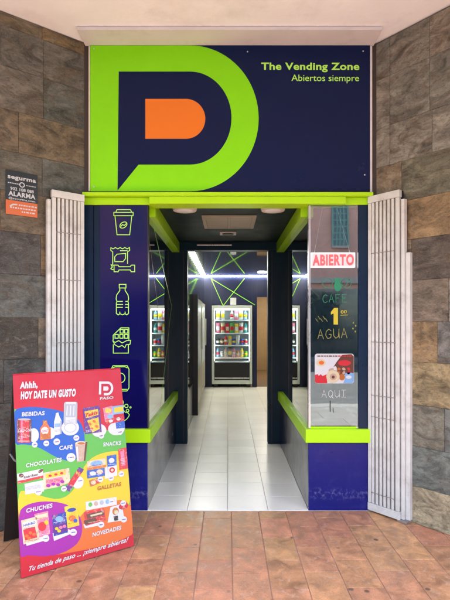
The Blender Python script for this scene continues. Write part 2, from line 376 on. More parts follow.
# ------------------------------------------------------------------ the setting: ground, street, opposite building
g = MB(); g.face([(-400, -400, -.125), (400, -400, -.125), (400, 400, -.125), (-400, 400, -.125)], 'asphalt'); struct(g.build('road'))
p = MB(); p.box(-9, -2.55, -.3, 9, .0, -.006, 'grout')
fl = Fr((0, 0, -.006), (1, 0, 0), (0, 1, 0))
TW, TL_ = .2155, .318
pal = [(.42, .21, .15), (.43, .22, .155), (.41, .20, .145), (.45, .245, .155), (.43, .23, .15), (.39, .195, .14), (.44, .21, .16), (.46, .265, .16)]
for i in range(-26, 27):
    x0 = .026+i*TW
    off = (.13 if i % 2 else .29)+random.uniform(-.02, .02)
    y = -off+.0
    rows = []
    y1 = 0.0
    k = 0
    while y1 > -2.54:
        y0 = -off-k*TL_ if k >= 0 else 0
        if y0 < y1-.03:
            c = random.choice(pal); j = random.uniform(.9, 1.1); c = (c[0]*j*1.12, c[1]*j*1.0, c[2]*j*.72)
            p.tile(fl, x0+.0026, max(y0, -2.55)+.0026, x0+TW-.0026, y1-.0026, .0048+random.uniform(-.0008, .0008), 'terra', c, .0022)
            y1 = y0
        k += 1
struct(p.build('pavement'))
p = MB(); p.box(-60, -4.6, -.3, 60, -2.555, -.008, 'grout')
for i in range(-15, 15):
    for k in range(4):
        j = random.uniform(.9, 1.08); p.tile(Fr((0, 0, -.008), (1, 0, 0), (0, 1, 0)), i*.6+.002+(.3 if k % 2 else 0), -4.6+k*.51+.002, i*.6+.598+(.3 if k % 2 else 0), -4.6+k*.51+.508, .008, 'granite', (.085*j, .075*j, .066*j), .003)
struct(p.build('added_pavement'))  # stone paving made up beyond the terracotta for a neutral light bounce
g = MB(); g.box(-60, -4.95, -.3, 60, -4.605, .0, 'kerb'); g.box(-60, -14.6, -.3, 60, -14.3, 0, 'kerb'); g.box(-60, -17, -.3, 60, -14.605, -.004, 'kerb'); g.box(-60, -4.6, -.3, -9.005, 0, -.004, 'kerb'); g.box(9.005, -4.6, -.3, 60, 0, -.004, 'kerb')
struct(g.build('kerb'))

opp = thing('brick_building', 'pinkish brick building across the street mirrored in the shop window', 'building', (0, -17, 0))
b = MB(); b.box(-13, -21, -.1, 13, -17, 8.4, 'brick'); b.build('wall', opp)
b = MB(); b.box(-13.2, -21.2, 8.402, 13.2, -16.7, 8.75, 'trimstone'); b.box(-13, -16.995, 3.25, 13, -16.85, 3.5, 'trimstone'); b.build('cornice', opp)
def far_window(x, z0, z1):
    f = MB(); w = .3
    for q in ((x-w-.08, x-w), (x+w, x+w+.08)): f.box(q[0], -16.997, z0, q[1], -16.9, z1, 'winframe')
    f.box(x-w-.08, -16.997, z0-.1, x+w+.08, -16.86, z0-.002, 'trimstone'); f.box(x-w-.08, -16.997, z1+.002, x+w+.08, -16.9, z1+.1, 'winframe')
    for t in range(1, 4): f.box(x-w+.002+t*w/2-.03, -16.96, z0, x-w+t*w/2+.03, -16.92, z1, 'winframe')
    for t in range(1, 7): f.box(x-w+.002, -16.955, z0+t*(z1-z0)/7-.03, x+w-.002, -16.925, z0+t*(z1-z0)/7+.03, 'winframe')
    o = f.build('window', opp); q = MB(); q.box(x-w+.002, -16.995, z0, x+w-.002, -16.962, z1, 'winglass'); q.build('pane', o)
for k in range(-5, 6): far_window(k*2.25+.45, 4.9, 6.9)
for k in range(-5, 6):
    f = MB(); x = k*2.25+.45; f.box(x-1.124, -16.997, -.003, x+1.124, -16.93, 3.0, 'winglass'); f.build('shop_window', opp)

# arcade: plaster ceiling, unseen building mass added over it to block sky light
a = MB(); a.box(-9, -3.7, 3.752, 9, 1.4, 3.95, 'plaster'); struct(a.build('arcade_ceiling'))
bd = thing('arcade_building', 'unseen upper storey added above the arcade ceiling to block sky light', 'building', (0, 0, 3.96))
a = MB(); a.box(-9, -3.68, 3.955, 9, 13, 5.6, 'plaster'); a.build('sky_block_slab', bd)
a = MB(); a.box(-5, .25, 0, -4.8, 13, 3.74, 'dark'); a.box(4.8, .25, 0, 5, 13, 3.74, 'dark'); a.box(-4.8, 12.8, 0, 4.8, 13, 3.74, 'dark')
a.box(-9, .3, 0, -1.95, .5, 3.74, 'dark'); a.box(1.95, .3, 0, 9, .5, 3.74, 'dark'); a.box(-1.95, .3, 2.7, 1.95, .5, 3.74, 'dark'); a.build('sky_block_wall', bd)  # unseen shell walls, added to keep sky light out of the room

# ------------------------------------------------------------------ slate walls, splayed either side of the shop front
GREY = (.185, .165, .145); DGREY = (.10, .093, .086); BLUEG = (.15, .148, .138); BRN = (.215, .155, .105); RUST = (.23, .145, .075); GOLD = (.26, .185, .095); TAN = (.34, .26, .165); DBRN = (.10, .078, .062); GB = (.21, .18, .155)
LW = Fr((-1.16, .02, 0), (.78, .626, 0)); RW = Fr((1.2, .02, 0), (.64, -.767, 0))
def slate_wall(fr, sgn, rows, label, gain):
    w = MB()
    L_ = 1.35
    e0, e1 = (-L_, 0) if sgn < 0 else (0, L_)
    w.fbox(fr, e0, 0, -.25, e1, 3.75, 0, 'mortar')
    def put(f2, t0, t1, z0, z1, c):
        j = random.uniform(.92, 1.08); c = tuple(q*j*gain*w_+random.uniform(-.004, .004) for q, w_ in zip(c, (1.02, 1.09, 1.02)))
        a0, a1 = (-t1, -t0) if sgn < 0 else (t0, t1)
        w.tile(f2, a0+.0011, z0+.0011, a1-.0011, z1-.0011, .014+random.uniform(-.0012, .0015), 'slate', c, .0016)
    for z0, z1, br, cols in rows:
        ts = [0]+br
        x = ts[-1]
        while x < L_-.45: x += random.uniform(.3, .42); ts.append(x)
        ts.append(L_)
        for i in range(len(ts)-1):
            c = cols[i] if i < len(cols) else random.choice([GREY, BRN, BLUEG, DGREY, RUST, GB])
            put(fr, ts[i], ts[i+1], z0, z1, c)
    # the return of the pier, parallel to the street
    e = fr(-L_ if sgn < 0 else L_, 0)
    f2 = Fr((e.x, e.y, 0), (1, 0, 0))
    a0, a1 = (-2.5, 0) if sgn < 0 else (0, 2.5)
    w.fbox(f2, a0, 0, -.25, a1, 3.75, -.001, 'mortar')
    for z0, z1, br, cols in rows:
        x = 0
        while x < 2.49:
            x2 = min(2.5, x+random.uniform(.3, .45)); put(f2, x, x2, z0, z1, random.choice([GREY, BRN, BLUEG, DGREY, RUST, GB])); x = x2
    o = w.build('slate_wall'); return tag(o, label, 'wall')
lrows = [(3.65, 3.748, [.33], [RUST, BRN]), (3.36, 3.65, [.32], [GREY, GREY]), (3.05, 3.36, [.32], [BLUEG, GB]), (2.75, 3.05, [.5], [BRN, BRN]), (2.46, 2.75, [.33], [BLUEG, GREY]),
         (2.166, 2.46, [.62], [BRN, RUST]), (1.856, 2.166, [.34], [RUST, DGREY]), (1.54, 1.856, [.72], [BLUEG]), (1.235, 1.54, [.36], [BRN, DBRN]), (.92, 1.235, [.6], [DGREY, DGREY]), (.61, .92, [.3], [DGREY, BLUEG]), (.30, .61, [.5], [DGREY]), (.0, .30, [.35], [DGREY, DGREY])]
rrows = [(3.44, 3.735, [.12, .442], [GREY, GB, (.24, .19, .155)]), (3.05, 3.44, [.12, .442], [GB, GREY, GREY]), (2.74, 3.05, [.12, .46], [GB, GB, GB]), (2.43, 2.74, [.22], [BRN, (.16, .145, .105)]), (2.13, 2.43, [.62], [RUST]),
         (1.82, 2.13, [.30], [BRN, DBRN]), (1.51, 1.82, [.58], [(.15, .11, .085)]), (1.21, 1.51, [.5], [RUST]), (.89, 1.21, [.62], [GOLD]), (.58, .89, [.55], [(.18, .16, .125)]), (.28, .58, [.6], [(.145, .15, .13)]), (0, .28, [.62], [TAN])]
slate_wall(LW, -1, lrows, 'grey and rust slate wall carrying the black and orange alarm sticker', 1.3)
slate_wall(RW, 1, rrows, 'brown and rust slate wall without a sticker, beside the ABIERTO window', 1.85)
j = MB(); j.box(-1.2, .01, 2.45, -1.106, .2, 3.74, 'brownjamb'); j.box(1.152, .01, 2.45, 1.235, .2, 3.74, 'brownjamb'); j.box(-1.106, .08, 2.56, 1.152, .2, 3.748, 'brownjamb'); j.build('backing_wall', bd)

# alarm sticker on the wall
sf = Fr(LW(-.589, 2.29, .0185), LW.u)
st = thing('alarm_sticker', 'black and orange alarm company sticker on the grey slate wall', 'sticker', sf(0, 0, 0))
PS = lambda k: (lambda x, y: sf(x, y, k))
q = MB(); q.fbox(sf, 0, 0, -.003, .224, .322, 0, ink('black')); q.poly(PS(.0006), [(0.001, .001), (.223, .001), (.223, .105), (.001, .105)], ink('orange')); q.build('backing', st)
q = MB(); W_ = ink('white')
q.text(PS(.0012), 'segurma', W_, (.014, .262), (.212, .262), .030, .03)
q.stroke(PS(.0012), ell(.113, .228, .016, .016), .007, W_, True)
for i in range(7):
    q.poly(PS(.0012), [(.016+i*.012, .226), (.024+i*.012, .226), (.024+i*.012, .233), (.016+i*.012, .233)], W_); q.poly(PS(.0012), [(.14+i*.0105, .226), (.147+i*.0105, .226), (.147+i*.0105, .232), (.14+i*.0105, .232)], W_)
q.text(PS(.0012), '902 108 088', W_, (.032, .180), (.196, .180), .022, .02)
q.text(PS(.0012), 'ALARMA', W_, (.018, .138), (.208, .138), .033, .04)
q.text(PS(.0012), '@segurma.com', W_, (.020, .113), (.206, .113), .014, .015)
for r_, (x0, x1) in enumerate(((.09, .205), (.03, .2), (.11, .19))):
    x = x0
    while x < x1:
        w_ = random.uniform(.008, .02); z = .072-r_*.024; q.poly(PS(.0012), [(x, z), (x+w_, z), (x+w_, z+.010), (x, z+.010)], W_); x += w_+.006
q.stroke(PS(.0012), [(.03, .06), (.05, .075), (.08, .078)], .010, W_)
q.build('lettering', st)

# ------------------------------------------------------------------ metal strip under the soffit, shop sign
m = MB(); m.box(-1.145, -.20, 3.722, 1.168, .075, 3.747, 'strip'); m.box(-1.215, -.205, 3.69, 1.20, -.2005, 3.747, 'strip') if False else None
tag(m.build('soffit_strip', bevel=.003), 'long grey metal strip under the ceiling along the top of the sign', 'metal strip')
sg = thing('shop_sign', 'large navy shop sign with lime and orange letter P emblem above the entrance', 'sign', (0, 0, 2.56))
m = MB(); m.box(FX(90), 0, FZ(191.5), FX(370), .04, FZ(45.3), 'signnavy'); m.build('panel', sg)
m = MB(); m.box(FX(88.6), .0, FZ(191), FX(90)-.001, .045, FZ(46), 'cream'); m.build('edge_trim', sg); m = MB(); m.box(FX(370)+.001, .0, FZ(192), FX(372.2), .045, FZ(46), 'strip'); m.build('edge_trim', sg)
P1 = front(-.0012); P2 = front(-.0024)
def dshape(x0, cx, rx, cy, ry): return [(x0, cy+ry), (cx, cy+ry)]+ell(cx, cy, rx, ry, 90, -90, 40)[1:-1]+[(cx, cy-ry), (x0, cy-ry)]
e = MB(); e.poly(P1, dshape(90.3, 190, 68.6, 118.4, 72.9), 'signlime')
e.poly(P2, [(118.8, 71.7), (190, 71.7)]+ell(190, 118.2, 41.5, 46.5, -90, 90, 40)[1:-1]+[(190, 164.7), (138.6, 164.7), (117.6, 190.6)], 'signnavy')
e.poly(front(-.0036), dshape(145.4, 186, 19.3, 119, 19.9), 'signorange'); e.build('emblem', sg)
t = MB(); t.text(P1, 'The Vending Zone', 'limeline', (261.2, 69.6), (359.3, 69.8), 7.0, .028, up=(0, -1)); t.build('lettering', sg); t = MB(); t.text(P1, 'Abiertos siempre', 'limeline', (291.4, 81), (359, 81.2), 6.3, .002, up=(0, -1)); t.build('lettering', sg)
for x, y in ((247.5, 52), (363, 51.5), (364.5, 175), (94, 49), (94, 187)):
    s_ = MB(); s_.poly(front(-.0048), ell(x, y, .75, .75, n=12)[::-1], 'screw'); s_.build('screw', sg)

# ------------------------------------------------------------------ lintel beam over the entrance
lb = thing('entrance_beam', 'lime green beam across the whole entrance under the big sign', 'beam', (0, 0, 2.444))
m = MB(); m.box(FX(150), -.035, 2.446, FX(345), .12, 2.504, 'lime'); m.build('front_board', lb, bevel=.002)
m = MB(); m.box(FX(84), -.05, 2.506, FX(371.5), .12, 2.534, 'lime'); m.build('top_cap', lb, bevel=.003)
m = MB(); m.box(FX(84), .0, 2.446, FX(150)-.001, .12, 2.504, 'lime'); m.box(FX(345)+.001, .0, 2.446, FX(371.5), .12, 2.504, 'lime'); m.build('side_board', lb, bevel=.002)

# ------------------------------------------------------------------ display units either side
D = 2.06
def unit_shell(sg_, root):
    x_in = .645*sg_; x_out = 1.165*sg_
    m = MB(); m.box(x_in, 0, .0, x_out, .03, .545, 'base'); m.build('base_panel', root, bevel=.002)
    m = MB(); m.box(x_in-.0 , .031, 0, x_in+.03*sg_, D, .545, 'recess'); m.build('side_base_panel', root)
    m = MB(); m.box(x_in-.028*sg_, -.028, .548, x_out, .06, .655, 'lime'); m.box(x_in-.028*sg_, .061, .548, x_in+.07*sg_, D-.002, .655, 'lime'); m.build('ledge', root, bevel=.003)
    m = MB(); m.box(x_in-.045*sg_, .121, 2.375, x_in+.06*sg_, D-.002, 2.497, 'lime'); m.build('top_rail', root, bevel=.003)
    m = MB(); m.box(x_in+.002*sg_, .07, .657, x_in+.010*sg_, D-.012, 2.373, 'glassside'); m.build('side_pane', root)
    m = MB()
    m.box(x_out-.01*sg_, .062, .657, x_out, D, 2.44, 'dark'); m.box(x_in+.012*sg_, D-.01, .657, x_out-.012*sg_, D, 2.44, 'dark')
    m.box(x_in+.072*sg_, .062, .60, x_out-.012*sg_, D-.012, .654, 'dark'); m.box(x_in+.062*sg_, .122, 2.44, x_out, D, 2.495, 'dark'); m.build('inner_lining', root)
ul = thing('display_case', 'navy display case with lime snack and drink icons on its front', 'display case', (-.9, 0, 0))
unit_shell(-1, ul)
m = MB(); m.box(FX(83.5), .0, .657, FX(93), .06, 2.443, 'teal'); m.box(FX(93)+.002, .012, .657, FX(100)-.001, .06, 2.443, 'teal'); m.build('post', ul)
m = MB(); m.box(FX(100), .004, .657, FX(147.2), .05, 2.443, 'panel'); pan = m.build('icon_panel', ul)
m = MB(); m.box(FX(147.2)+.001, .0, .657, FX(148.2), .06, 2.443, 'black'); m.build('corner_trim', ul)
PI = front(.0028)
def icon(name, ox, oy, strokes):
    i_ = MB()
    for s_ in strokes:
        pts = [(ox+x/7.5, oy+y/7.5) for x, y in s_[0]]
        i_.stroke(PI, pts, s_[2] if len(s_) > 2 else .74, 'limeline', s_[1])
    i_.build(name, pan)
icon('cup_icon', 100, 200, [([(118, 92), (126, 72), (228, 72), (238, 92)], False), ([(103, 92), (248, 92), (248, 117), (103, 117)], True), ([(112, 120), (127, 260), (222, 260), (238, 120)], False),
     (ell(175, 187, 29, 20, rot=-35), True), ([(155, 198), (168, 184), (182, 190), (197, 176)], False, .8)])
zig = []
for i in range(9): zig.append((80+i*17.6, 356 if i % 2 == 0 else 366))
icon('snack_icon', 100, 200, [(zig+[(222, 378), (206, 388), (206, 478)], False), ([(80, 356), (80, 378), (95, 388), (95, 484)], False), ([(150, 380), (206, 380)], False),
     ([(110, 462), (110, 425), (128, 406), (192, 400), (190, 440), (172, 462), (110, 462)], False), ([(105, 488), (135, 488), (142, 500), (226, 500), (234, 488), (260, 488), (260, 538), (234, 538), (226, 524), (142, 524), (135, 538), (105, 538)], True),
     ([(105, 490), (84, 486), (92, 502), (80, 514), (92, 522), (105, 520)], False)])
icon('bottle_icon', 100, 275, [([(144, 70), (194, 70), (194, 97), (144, 97)], True), ([(148, 98), (148, 116), (124, 150), (120, 178), (126, 196), (122, 214), (122, 288), (136, 299), (150, 290), (168, 299), (186, 290), (200, 299), (213, 288), (213, 214), (209, 196), (214, 178), (210, 150), (188, 116), (188, 98)], False),
     ([(126, 198), (170, 198)], False), ([(124, 221), (172, 221)], False), ([(124, 243), (170, 243)], False), ([(190, 198), (210, 198)], False), ([(188, 221), (211, 221)], False), ([(190, 243), (211, 243)], False), ([(148, 275), (148, 290)], False), ([(188, 275), (188, 290)], False)])
ch = [([(98, 490), (98, 452), (156, 396), (216, 396), (216, 490)], False)]
for gx, gy in ((150, 408), (184, 408), (112, 446), (148, 446), (184, 446)): ch.append(([(gx, gy), (gx+24, gy), (gx+24, gy+28), (gx, gy+28)], True, .8))
ch += [([(92, 490), (112, 506), (140, 492), (165, 510), (200, 492), (230, 490), (224, 520), (196, 522), (186, 545), (164, 528), (140, 540), (112, 524), (92, 490)], False), ([(99, 520), (99, 586), (212, 586), (212, 524)], False)]
icon('chocolate_icon', 100, 275, ch)
icon('can_icon', 110, 350, [([(8, 145), (22, 118), (128, 118), (142, 145), (142, 285), (126, 308), (24, 308), (8, 285)], True), ([(20, 134), (40, 126), (112, 126), (130, 134)], False, .8), (ell(75, 210, 37, 37), True), ([(22, 296), (128, 296)], False, .8)])
icon('cookie_icon', 110, 350, [(ell(66, 458, 84, 84, 20, 290, 40)+[(100, 392), (96, 410), (104, 424), (92, 440), (104, 458), (118, 470), (132, 470), (145, 486)], True), (ell(122, 420, 13, 13, n=14), True), (ell(131, 455, 10, 10, n=12), True), (ell(153, 431, 5, 5, n=8), True), (ell(60, 440, 10, 10, n=12), True), (ell(80, 490, 9, 9, n=12), True), (ell(42, 485, 8, 8, n=10), True)])
# lime and rust lines drawn on the left side pane (seen at a slant)
m = MB(); PL = lambda y, z: Vector((-.6455, y, z))
m.stroke(PL, [(.28, 2.36), (1.62, 1.7), (.72, .67)], .010, 'limeline'); m.stroke(PL, [(.08, 2.2), (.62, 1.6)], .008, ink('rust')); m.build('drawn_line', ul)

ur = thing('display_window', 'glass display window with hand drawn offers and the glowing ABIERTO sign', 'display window', (.9, 0, 0))
unit_shell(1, ur)
m = MB(); m.box(FX(358.5), .0, .657, FX(373.2), .06, 2.443, 'teal'); m.build('post', ur)
m = MB(); m.box(FX(373.2)-.008, -.012, .0, FX(373.2)+.006, -.002, .545, 'lime'); m.build('edge_strip', ur)
m = MB(); m.box(FX(308.6), .0, .657, FX(310.6), .05, 2.443, 'silver'); m.box(FX(310.6)+.001, .004, .657, FX(358.5)-.001, .03, .668, 'silver'); m.build('corner_trim', ur)
m = MB(); m.box(FX(310.6)+.001, .010, .670, FX(358.5)-.001, .018, 2.443, 'glass'); fp = m.build('front_pane', ur)
m = MB(); m.box(.66, -.027+.025, .6555, 1.03, .0, .672, 'lime'); m.build('pane_bead', ur)
# lime lines on the far lining
m = MB(); PB = lambda x, z: Vector((x, D-.013, z))
m.stroke(PB, [(.72, 2.2), (1.0, 1.95), (1.14, 1.8)], .018, 'limeline'); m.stroke(PB, [(.70, 1.55), (1.12, 1.8)], .018, 'limeline'); m.stroke(PB, [(.9, 2.3), (1.12, 1.5)], .012, 'limeline'); m.build('drawn_line', ur)
# hand drawn marker writing on the pane
GL = {'A': [[(0, 1), (.45, 0), (1, 1.02)], [(.18, .62), (.85, .6)]], 'C': [[(.95, .15), (.6, 0), (.15, .2), (0, .6), (.25, .95), (.65, 1), (1, .85)]], 'F': [[(.1, 1), (.05, 0), (.95, .04)], [(.08, .48), (.75, .46)]],
      'E': [[(.95, 0), (.05, .03), (.08, 1), (1, .97)], [(.07, .5), (.8, .47)]], 'G': [[(.95, .18), (.55, 0), (.1, .25), (.02, .65), (.35, 1), (.9, .9), (.95, .55), (.55, .56)]], 'U': [[(0, 0), (.05, .75), (.4, 1), (.85, .8), (.95, 0)], [(.95, .4), (1, 1)]],
      'Q': [[(.5, 0), (.1, .25), (.05, .7), (.4, 1), (.85, .8), (.95, .3), (.5, 0)], [(.6, .7), (1.05, 1.15)]], 'I': [[(.1, 0), (.9, .02)], [(.5, .01), (.5, 1)], [(.05, 1), (.95, 1)]]}
def hand(mb, txt, x0, y0, x1, y1, h, w, m_):
    n = len(txt); st_ = (x1-x0)/n
    for i, c_ in enumerate(txt):
        for pl in GL[c_]: mb.stroke(PG, [(x0+st_*i+px_*st_*.74, y0+(y1-y0)*i/n+py_*h) for px_, py_ in pl], w, m_)
PG = front(.0092)
def zz(x, y): return (305+x/5.72, 245+y/5.72)
wr = MB(); GI = mat('green_marker', (.008, .19, .085), .5); YJ = mat('dull_yellow_marker', (.22, .20, .04), .6); YI = mat('yellow_marker', (.50, .40, .01), .5); CH = mat('chalk_marker', (.45, .44, .41), .7)
for cx in (130, 238): wr.stroke(PG, [zz(*q_) for q_ in ell(cx, 218, 27, 28)], .6, GI, True)
wr.stroke(PG, [zz(222, 245), zz(262, 190)], .6, GI)
wr.poly(PG, [zz(*q_) for q_ in ((168, 190), (205, 190), (203, 215), (212, 235), (203, 258), (188, 266), (174, 258), (166, 235), (172, 214))], GI)
hand(wr, 'CAFE', 323, 294.5, 348.5, 294, 8, .55, GI)
wr.build('marker_drawing', fp)
wr = MB(); wr.poly(PG, [zz(*q_) for q_ in ((150, 382), (168, 360), (190, 360), (190, 455), (165, 455), (165, 392), (150, 398))], YI)
wr.text(PG, '00', YI, zz(206, 392), zz(240, 390), 3.2, 0, up=(0, -1)); wr.stroke(PG, [zz(204, 402), zz(248, 400)], .5, YI); wr.build('marker_price', fp)
wr = MB(); hand(wr, 'AGUA', 318, 329.5, 349.5, 328, 9.5, .6, YJ)
for dx, dy in ((278, 445), (292, 462), (276, 478), (290, 495)): wr.poly(PG, [zz(*q_) for q_ in ell(dx, dy, 4, 6, n=10)], YJ)
for k in range(5): wr.stroke(PG, [zz(62+k*14, 420-(k % 2)*14), zz(74+k*14, 438-(k % 2)*12)], .5, YJ)
wr.build('marker_writing', fp)
wr = MB(); hand(wr, 'AQUI', 322, 390.5, 348, 390, 7.2, .55, CH); wr.stroke(PG, [(330.5, 401), (330.5, 412)], .8, ink('black')); wr.stroke(PG, [(333.5, 408), (333.7, 413)], .5, ink('black')); wr.build('marker_writing', fp)
# picture sticker on the pane
ps = thing('picture_sticker', 'rounded colourful coffee and snack sticker on the window above AQUI', 'sticker', (FX(334), .0085, FZ(385)))
def zp(x, y): return (310+x/9, 340+y/9)
m = MB(); K = lambda k: front(.0085-k*.0006)
m.poly(K(1), [zp(*q_) for q_ in rrect(44, 124, 398, 392, 24)], ink('white'))
m.poly(K(2), [zp(*q_) for q_ in ((290, 135), (375, 128), (396, 150), (396, 300), (330, 310), (260, 330), (215, 240), (240, 200))], ink('brown'))
m.poly(K(3), [zp(*q_) for q_ in ell(312, 207, 58, 26)], ink('red'))
m.poly(K(3), [zp(*q_) for q_ in ell(100, 205, 42, 34)], ink('cream')); m.poly(K(4), [zp(*q_) for q_ in ell(104, 205, 24, 18)], ink('orange'))
m.poly(K(3), [zp(*q_) for q_ in ((46, 315), (72, 308), (80, 325), (98, 308), (115, 325), (150, 310), (158, 390), (60, 390), (46, 376))], ink('red'))
m.poly(K(4), [zp(*q_) for q_ in ((318, 300), (350, 290), (396, 300), (396, 370), (380, 390), (300, 390), (318, 350))], ink('lightblue')); m.poly(K(5), [zp(*q_) for q_ in ell(350, 335, 26, 16)], ink('white'))
m.poly(K(5), [zp(*q_) for q_ in ell(208, 330, 60, 58)], ink('cream')); m.poly(K(6), [zp(*q_) for q_ in ell(210, 332, 32, 30)], ink('beige')); m.poly(K(7), [zp(*q_) for q_ in ell(210, 334, 14, 14)], ink('brown'))
m.poly(K(4), [zp(*q_) for q_ in ell(208, 275, 40, 22)], ink('beige')); m.poly(K(5), [zp(*q_) for q_ in ell(228, 258, 14, 22)], ink('white'))
for i in range(6): m.poly(K(4), [zp(*q_) for q_ in ell(262+(i % 3)*44, 262+(i//3)*34, 16, 12, rot=i*30)], ink(('rust', 'beige', 'red')[i % 3]))
m.poly(K(4), [zp(*q_) for q_ in ell(290, 335, 26, 30)], ink('rust'))
x = 66
while x < 360:
    w_ = random.uniform(12, 30); m.poly(K(8), [zp(x, 150), zp(x, 140), zp(x+w_, 140), zp(x+w_, 150)][::-1], ink('brown' if x < 240 else 'red')); x += w_+7
m.build('print', ps)
# lit OPEN sign hanging in the window
ab = thing('light_sign', 'glowing white light box sign with red ABIERTO letters hanging in window', 'sign', (FX(334.5), .07, FZ(267)))
m = MB(); m.box(FX(312.3), .055, FZ(266.6), FX(357.2), .085, FZ(251.3), 'ledwhite'); lp = m.build('light_panel', ab, bevel=.004)
m = MB(); m.poly(front(.0545), rrect(313.1, 252.3, 356.4, 265.6, 2.5)[::-1], 'ledpink'); m.build('glow_face', lp)
m = MB(); m.text(front(.0535), 'ABIERTO', 'ledred', (313.6, 264.4), (355.8, 263.8), 10.6, .045, up=(0, -1)); m.build('lettering', ab)
for q in (((FX(316), .07, FZ(251)), (FX(324), .07, FZ(206))), ((FX(352), .07, FZ(251)), (FX(339), .07, FZ(206)))):
    m = MB(); m.tube(q, .0022, 'white', 6); m.build('cord', ab)

# ------------------------------------------------------------------ folding gates, collapsed against the slate walls
def gate(fr, sgn, label, ext):
    o0 = fr(0, 0, .07); g_ = thing('folding_gate', label, 'gate', (o0.x, o0.y, 0), 'folded gates beside the entrance')
    f = Fr(fr(0, 0, .055), fr.u); Lg = .272 if sgn > 0 else .250
    def bx(mb, t0, t1, z0, z1, k0, k1, m_):
        a0, a1 = (-t1, -t0) if sgn < 0 else (t0, t1); mb.fbox(f, a0, z0, k0, a1, z1, k1, m_)
    n = 8; pitch = Lg/n
    for i in range(n):
        m = MB(); t0 = i*pitch; w_ = .0222 if 0 < i < n-1 else .030
        bx(m, t0+.001, t0+w_, .075, 2.450, 0, .030, 'gate'); m.build('bar', g_, bevel=.002)
    for z0, z1 in ((2.452, 2.506), (.015, .073)):
        m = MB(); bx(m, .0, Lg+.002, z0, z1, -.003, .034, 'gate'); m.build('end_plate', g_, bevel=.002)
    m = MB(); bx(m, .002, Lg, .016, 2.505, -.03, -.006, 'gatedark'); m.build('gap_shade', g_)  # one near-black sheet standing in for the shade between the bars
    for z in ((2.19, 1.83, 1.35, .98, .70) if sgn < 0 else (2.05, 1.35, .93, .76, .16)):
        m = MB(); bx(m, .028, Lg-.03, z-.003, z+.003, .0285, .0320, 'rail'); m.build('crossbar', g_)
    m = MB(); bx(m, Lg+.004, Lg+.030, .02, 2.435, -.03, .012, 'gate')
    m.build('end_stile', g_, bevel=.002)
    if ext:
        m = MB(); bx(m, Lg+.032, Lg+.066, .02, 2.03, -.045, -.008, 'gate'); bx(m, Lg-.02, Lg+.06, .0, .018, -.04, .03, 'rail'); m.build('lock_stile', g_, bevel=.002)
gate(Fr(LW(-.028, 0, 0), LW.u), -1, 'cream folded metal gate against the slate wall behind the poster board', False)
gate(Fr(RW(-.03, 0, 0), RW.u), 1, 'scuffed cream folded metal gate beside the ABIERTO window, fully visible', True)

# ------------------------------------------------------------------ entrance recess and room
f = MB(); f.box(-2.7, .0, -.2, 2.7, 7.3, -.008, 'floor_grout')
fr2 = Fr((0, 0, -.008), (1, 0, 0), (0, 1, 0)); T = .324
for i in range(-8, 8):
    for k_ in range(24):
        x0 = -.003+i*T; y0 = .004+k_*T-(.03 if i % 2 else 0); y0c = max(y0, .003); y1c = min(y0+T, 7.3)
        if y1c-y0c < .02: continue
        j = random.uniform(.94, 1.05); f.tile(fr2, x0+.0012, y0c+.0012, x0+T-.0012, y1c-.0012, .010, 'floor_tile', (.83*j, .795*j, .70*j), .0015)
struct(f.build('shop_floor'))
f = MB(); f.box(-1.15, -.005-.02, -.2, 1.15, -.001, .002, 'kerb') if False else None
e = MB(); e.box(-.66, .122, 2.5, .66, 2.2, 2.55, 'eceil'); struct(e.build('entrance_ceiling'))
dfm = thing('door_frame', 'dark teal door frame at the back of the entrance recess', 'door frame', (0, D, 0))
m = MB(); m.box(-.70, D, 0, -.505, D+.14, 2.40, 'teal2'); m.build('jamb', dfm, bevel=.004)
m = MB(); m.box(.495, D, 0, .70, D+.14, 2.40, 'teal2'); m.build('jamb', dfm, bevel=.004)
m = MB(); m.box(-.56, D-.006, 0, -.545, D-.001, 2.40, 'black'); m.box(.535, D-.006, 0, .55, D-.001, 2.40, 'black'); m.build('guide_channel', dfm)
m = MB(); m.box(-.70, D, 2.402, .70, D+.14, 2.66, 'teal2'); m.build('header', dfm, bevel=.004)
m = MB(); m.box(-.655, D+.01, 2.12, -.645+.012, D-.012, 2.24, 'silver') if False else m.lathe((.508, D-.03, .48), [(.001, -.016), (.014, -.012), (.018, 0), (.014, .012), (.001, .016)], 'black', 10); m.build('door_stop', dfm, smooth=True)
sb = MB(); sb.box(-.385, D-.03, 2.455, .05, D-.002, 2.475, 'silver'); tag(sb.build('door_sensor', bevel=.004), 'thin pale bar fixed above the doorway under the dark ceiling', 'door sensor')
# fixtures of the entrance ceiling
for x, lb_ in ((-.37, 'round white ceiling lamp nearest the icon panel side of the entrance'), (.385, 'round white ceiling lamp nearest the ABIERTO window side of the entrance')):
    t = thing('ceiling_lamp', lb_, 'ceiling lamp', (x, .27, 2.5), 'ceiling lamps in the entrance')
    m = MB(); m.lathe((x, .27, 2.462), [(.098, 0), (.104, .012), (.104, .036)], 'lampoff', 28); m.build('lamp_body', t, smooth=False)
    m = MB(); m.lathe((x, .27, 2.456), [(.03, 0), (.07, .0055)], 'white', 24); m.build('diffuser', t)
v = thing('ceiling_vent', 'square beige air vent grille in the dark entrance ceiling', 'vent', (.01, .87, 2.5))
m = MB()
for bx_ in ((-.245, .6, -.21, 1.15), (.23, .6, .265, 1.15), (-.209, .6, .229, .63), (-.209, 1.12, .229, 1.15), (.0, .631, .02, 1.119)): m.box(bx_[0], bx_[1], 2.484, bx_[2], bx_[3], 2.499, 'vent')
m.build('frame', v)
for s0 in (-.208, .022):
    m = MB()
    for k_ in range(12): m.box(s0, .633+k_*.0405, 2.487, s0+.206, .665+k_*.0405, 2.490, 'vent')
    m.box(s0, .632, 2.4955, s0+.206, 1.118, 2.4985, 'ventdark'); m.build('louvre', v)
